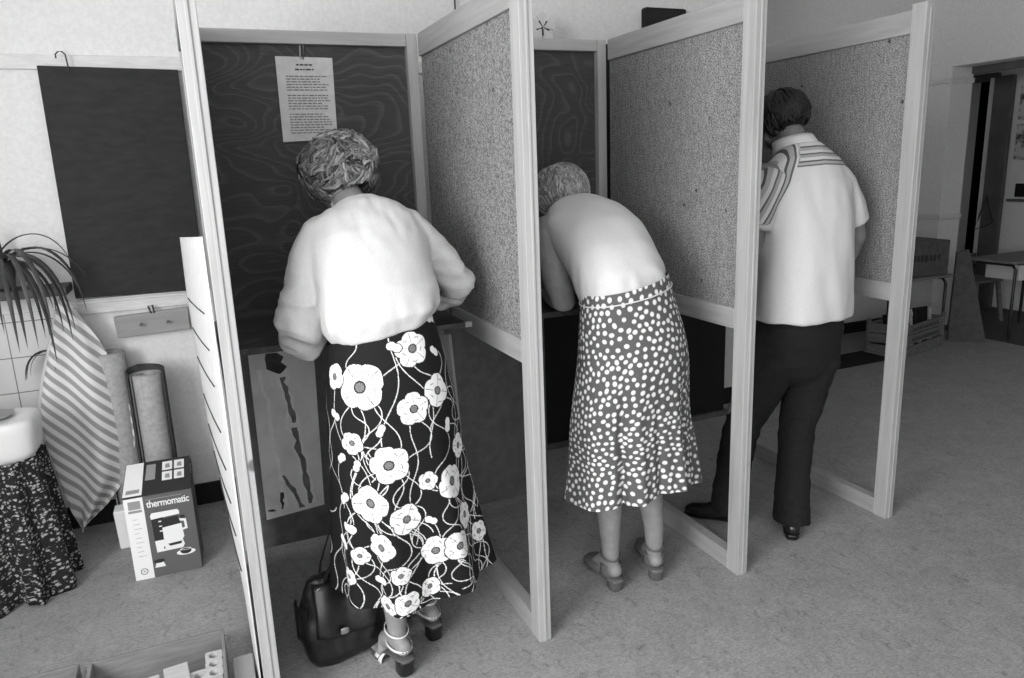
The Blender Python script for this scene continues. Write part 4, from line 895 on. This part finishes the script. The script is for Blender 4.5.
# ------------------------------------------------------------------ right background
def tubetable(name,x0,x1,y0,y1,z,label,legr=.012,top='table_top'):
    t=thing(name,((x0+x1)/2,(y0+y1)/2,0),label,'table')
    MB().box(x0,x1,y0,y1,z-.022,z).build('table_top',M[top],t,bevel=.004)
    for x in (x0+.05,x1-.05):
        MB().tube([(x,y0+.03,.0),(x,y0+.03,z-.07),(x,y0+.06,z-.035),(x,y1-.06,z-.035),(x,y1-.03,z-.07),(x,y1-.03,.0)],legr,10).build('leg',M['black_metal'],t,smooth=True)
    return t
tubetable('low_table',4.75,5.46,3.99,4.5,.54,'low table with black tube legs carrying a carton by the far pilaster')
bx_=thing('lettered_carton',(5.1,4.3,.54),'dark carton with lettering on its side standing on the low table','carton')
MB().prism([(4.70,4.10,.54),(5.42,4.02,.54),(5.45,4.40,.54),(4.74,4.46,.54)],(0,0,.27)).build('carton_body',M['card'],bx_,bevel=.004)
b=MB(); q=random.Random(8); x=4.95
while x<5.33:
    w=q.uniform(.022,.034); yy=4.10-(x-4.70)*.111-.002
    b.poly([(x,yy,.655),(x+w,yy-.003,.655),(x+w,yy-.003,.705),(x,yy,.705)]); x+=w+.012
b.build('blurred_lettering',M['ink'],bx_)
def crate():
    t=thing('slatted_crate',(4.95,4.0,0),'slatted wooden crate full of folded papers under the low table','crate')
    P=[(4.62,4.03),(4.72,3.78),(5.28,3.92),(5.20,4.16)]
    for a,c in ((0,1),(1,2),(2,3),(3,0)):
        b=MB()
        for z in (.045,.13,.205): b.bar((P[a][0],P[a][1],z),(P[c][0],P[c][1],z),.012,.068)
        b.build('slatted_side',M['crate'],t)
    MB().prism([(x,y,.0) for x,y in P],(0,0,.012)).build('crate_base',M['crate'],t)
    for k,(x,y) in enumerate(P): MB().box(x-.012,x+.012,y-.012,y+.012,0,.27).build('corner_post',M['crate'],t)
    b=MB()
    for z in (.125,.20):
        x=4.80; qq=random.Random(int(z*100))
        while x<5.2:
            w=qq.uniform(.012,.03); yy=3.78+(x-4.72)*.25-.008; b.poly([(x,yy,z-.012),(x+w,yy+w*.25,z-.012),(x+w,yy+w*.25,z+.014),(x,yy,z+.014)]); x+=w+.01
    b.build('stencilled_marks',M['ink'],t)['kind']='stuff'
    q=random.Random(5)
    for k in range(6):
        x=4.78+k*.075; b=MB().bar((x,3.90+.02*k,.03),(x+q.uniform(-.05,.08),3.98+.02*k,.29+q.uniform(-.03,.02)),.20,.006,up=(1,0,0)); o=b.build('folded_paper',M['paper'] if k%2 else M['box_dark'])
        tag(o,['dark folded paper standing in the slatted crate','white folded paper standing in the slatted crate'][k%2],'paper',group=['dark papers in the crate','white papers in the crate'][k%2])
crate()
tag(MB().prism([(5.44,3.98,.0),(5.64,3.80,.0),(5.535,3.94,.73),(5.47,3.99,.71)],(.02,.03,0)).build('leaning_board',M['card'],bevel=.003),'dark tapered board leaning between the low table and the school desk','board')
dk=tubetable('school_desk',5.80,6.55,3.74,4.14,.63,'school desk with black tube frame at the right edge by the opening')
MB().box(5.95,6.5,3.80,4.08,.46,.585).build('desk_drawer',M['enamel'],dk,bevel=.004)
ch=thing('wooden_chair',(6.3,4.42,0),'low wooden chair with splayed legs behind the school desk','chair')
MB().box(6.12,6.45,4.25,4.55,.36,.385).build('seat',M['crate'],ch,bevel=.006)
for x,y,dx,dy in ((6.15,4.28,-.05,-.03),(6.42,4.28,.05,-.03),(6.15,4.52,-.05,.03),(6.42,4.52,.05,.03)): MB().bar((x,y,.36),(x+dx,y+dy,0),.035,.03).build('leg',M['crate'],ch,bevel=.003)
MB().box(6.12,6.45,4.52,4.545,.46,.58).build('backrest',M['crate'],ch,bevel=.004)
for x in (6.13,6.41): MB().box(x,x+.025,4.52,4.545,.385,.58).build('back_post',M['crate'],ch)
cb=thing('dark_cabinet',(4.2,4.35,0),'dark low cabinet standing behind the right divider','cabinet')
MB().box(3.55,4.45,4.12,4.55,.0,.72).build('cabinet_body',M['black'],cb,bevel=.004)
for x in (3.57,4.02): MB().box(x,x+.41,4.105,4.12,.06,.68).build('door',M['black_board'],cb,bevel=.003)
tag(MB().box(3.9,4.62,3.80,4.08,0,.008).build('floor_shadow_patch',M['black'],bevel=.002),'black sheet painting the floor shadow in front of the dark cabinet','mat')  # thin black slab stands in for a shadow on the floor
# posters and fittings on alcove wall
for k,(y,z,h,w,nm) in enumerate(((4.64,1.73,.30,.36,'upper'),(4.64,1.38,.32,.36,'lower'))):
    t=tag(MB().box(6.985,7.0,y-w,y,z,z+h).build('pinned_photographs',M['photo'],bevel=.001),nm+' sheet of pinned photographs on the wall past the opening','poster',group=None)
tag(MB().box(6.97,7.0,4.44,4.585,1.05,1.17).build('wall_socket',M['black'],bevel=.004),'small black box on the wall below the pinned photographs','fitting')
tag(MB().box(6.0,6.9,4.30,4.33,.90,.93).build('coat_rail',M['black']),'dark rail across the doorway beyond the opening','rail') if False else None
hg=thing('coat_hanger',(6.85,4.78,.75),'dark wire hanger hanging on the grey door beyond the opening','hanger')
MB().tube([(6.88,4.78,1.06),(6.87,4.83,.86),(6.86,4.86,.74),(6.86,4.76,.78),(6.86,4.68,.82),(6.87,4.74,.95),(6.88,4.78,1.06)],.007,8).build('hanger_wire',M['ink'],hg,smooth=True)
struct(MB().box(6.98,7.0,-2.0,4.66,1.005,1.03),'trim_7',M['grey_paint'])
# ------------------------------------------------------------------ light: daylight through the windows
def area(name,loc,rot,sx,sy,e):
    l=bpy.data.lights.new(name,'AREA'); l.shape='RECTANGLE'; l.size=sx; l.size_y=sy; l.energy=e; l.color=(1,1,1)
    o=bpy.data.objects.new(name,l); col.objects.link(o); o.location=loc; o.rotation_euler=rot; return o
area('daylight_left_window',(XL+.02,-.1,1.78),(0,math.radians(-90),0),1.5,2.0,175)
area('daylight_front_window',(-.4,YF+.02,1.75),(math.radians(90),0,0),2.4,1.6,34)
w=bpy.data.worlds.new('sky'); sc.world=w; w.use_nodes=True
w.node_tree.nodes['Background'].inputs[0].default_value=(1,1,1,1); w.node_tree.nodes['Background'].inputs[1].default_value=1.0
# ------------------------------------------------------------------ camera
H,YAW,PITCH,ROLL,F=1.4993,22.5749,-13.0992,-2.2525,740.9107
y_,p_,r_=[math.radians(k) for k in (YAW,PITCH,ROLL)]
fwd=Vector((math.sin(y_)*math.cos(p_),math.cos(y_)*math.cos(p_),math.sin(p_))); rt=Vector((math.cos(y_),-math.sin(y_),0)); up=rt.cross(fwd)
r2=rt*math.cos(r_)+up*math.sin(r_); u2=-rt*math.sin(r_)+up*math.cos(r_)
cam=bpy.data.cameras.new('camera'); cam.sensor_width=36; cam.lens=F/1024*36; cam.clip_start=.05
co_=bpy.data.objects.new('camera',cam); col.objects.link(co_)
mt=Matrix((r2,u2,-fwd)).transposed().to_4x4(); mt.translation=Vector((0,0,H)); co_.matrix_world=mt
sc.camera=co_
sc.view_settings.view_transform='Standard'; sc.view_settings.look='None'; sc.view_settings.exposure=0; sc.view_settings.gamma=1; sc.view_settings.use_curve_mapping=False
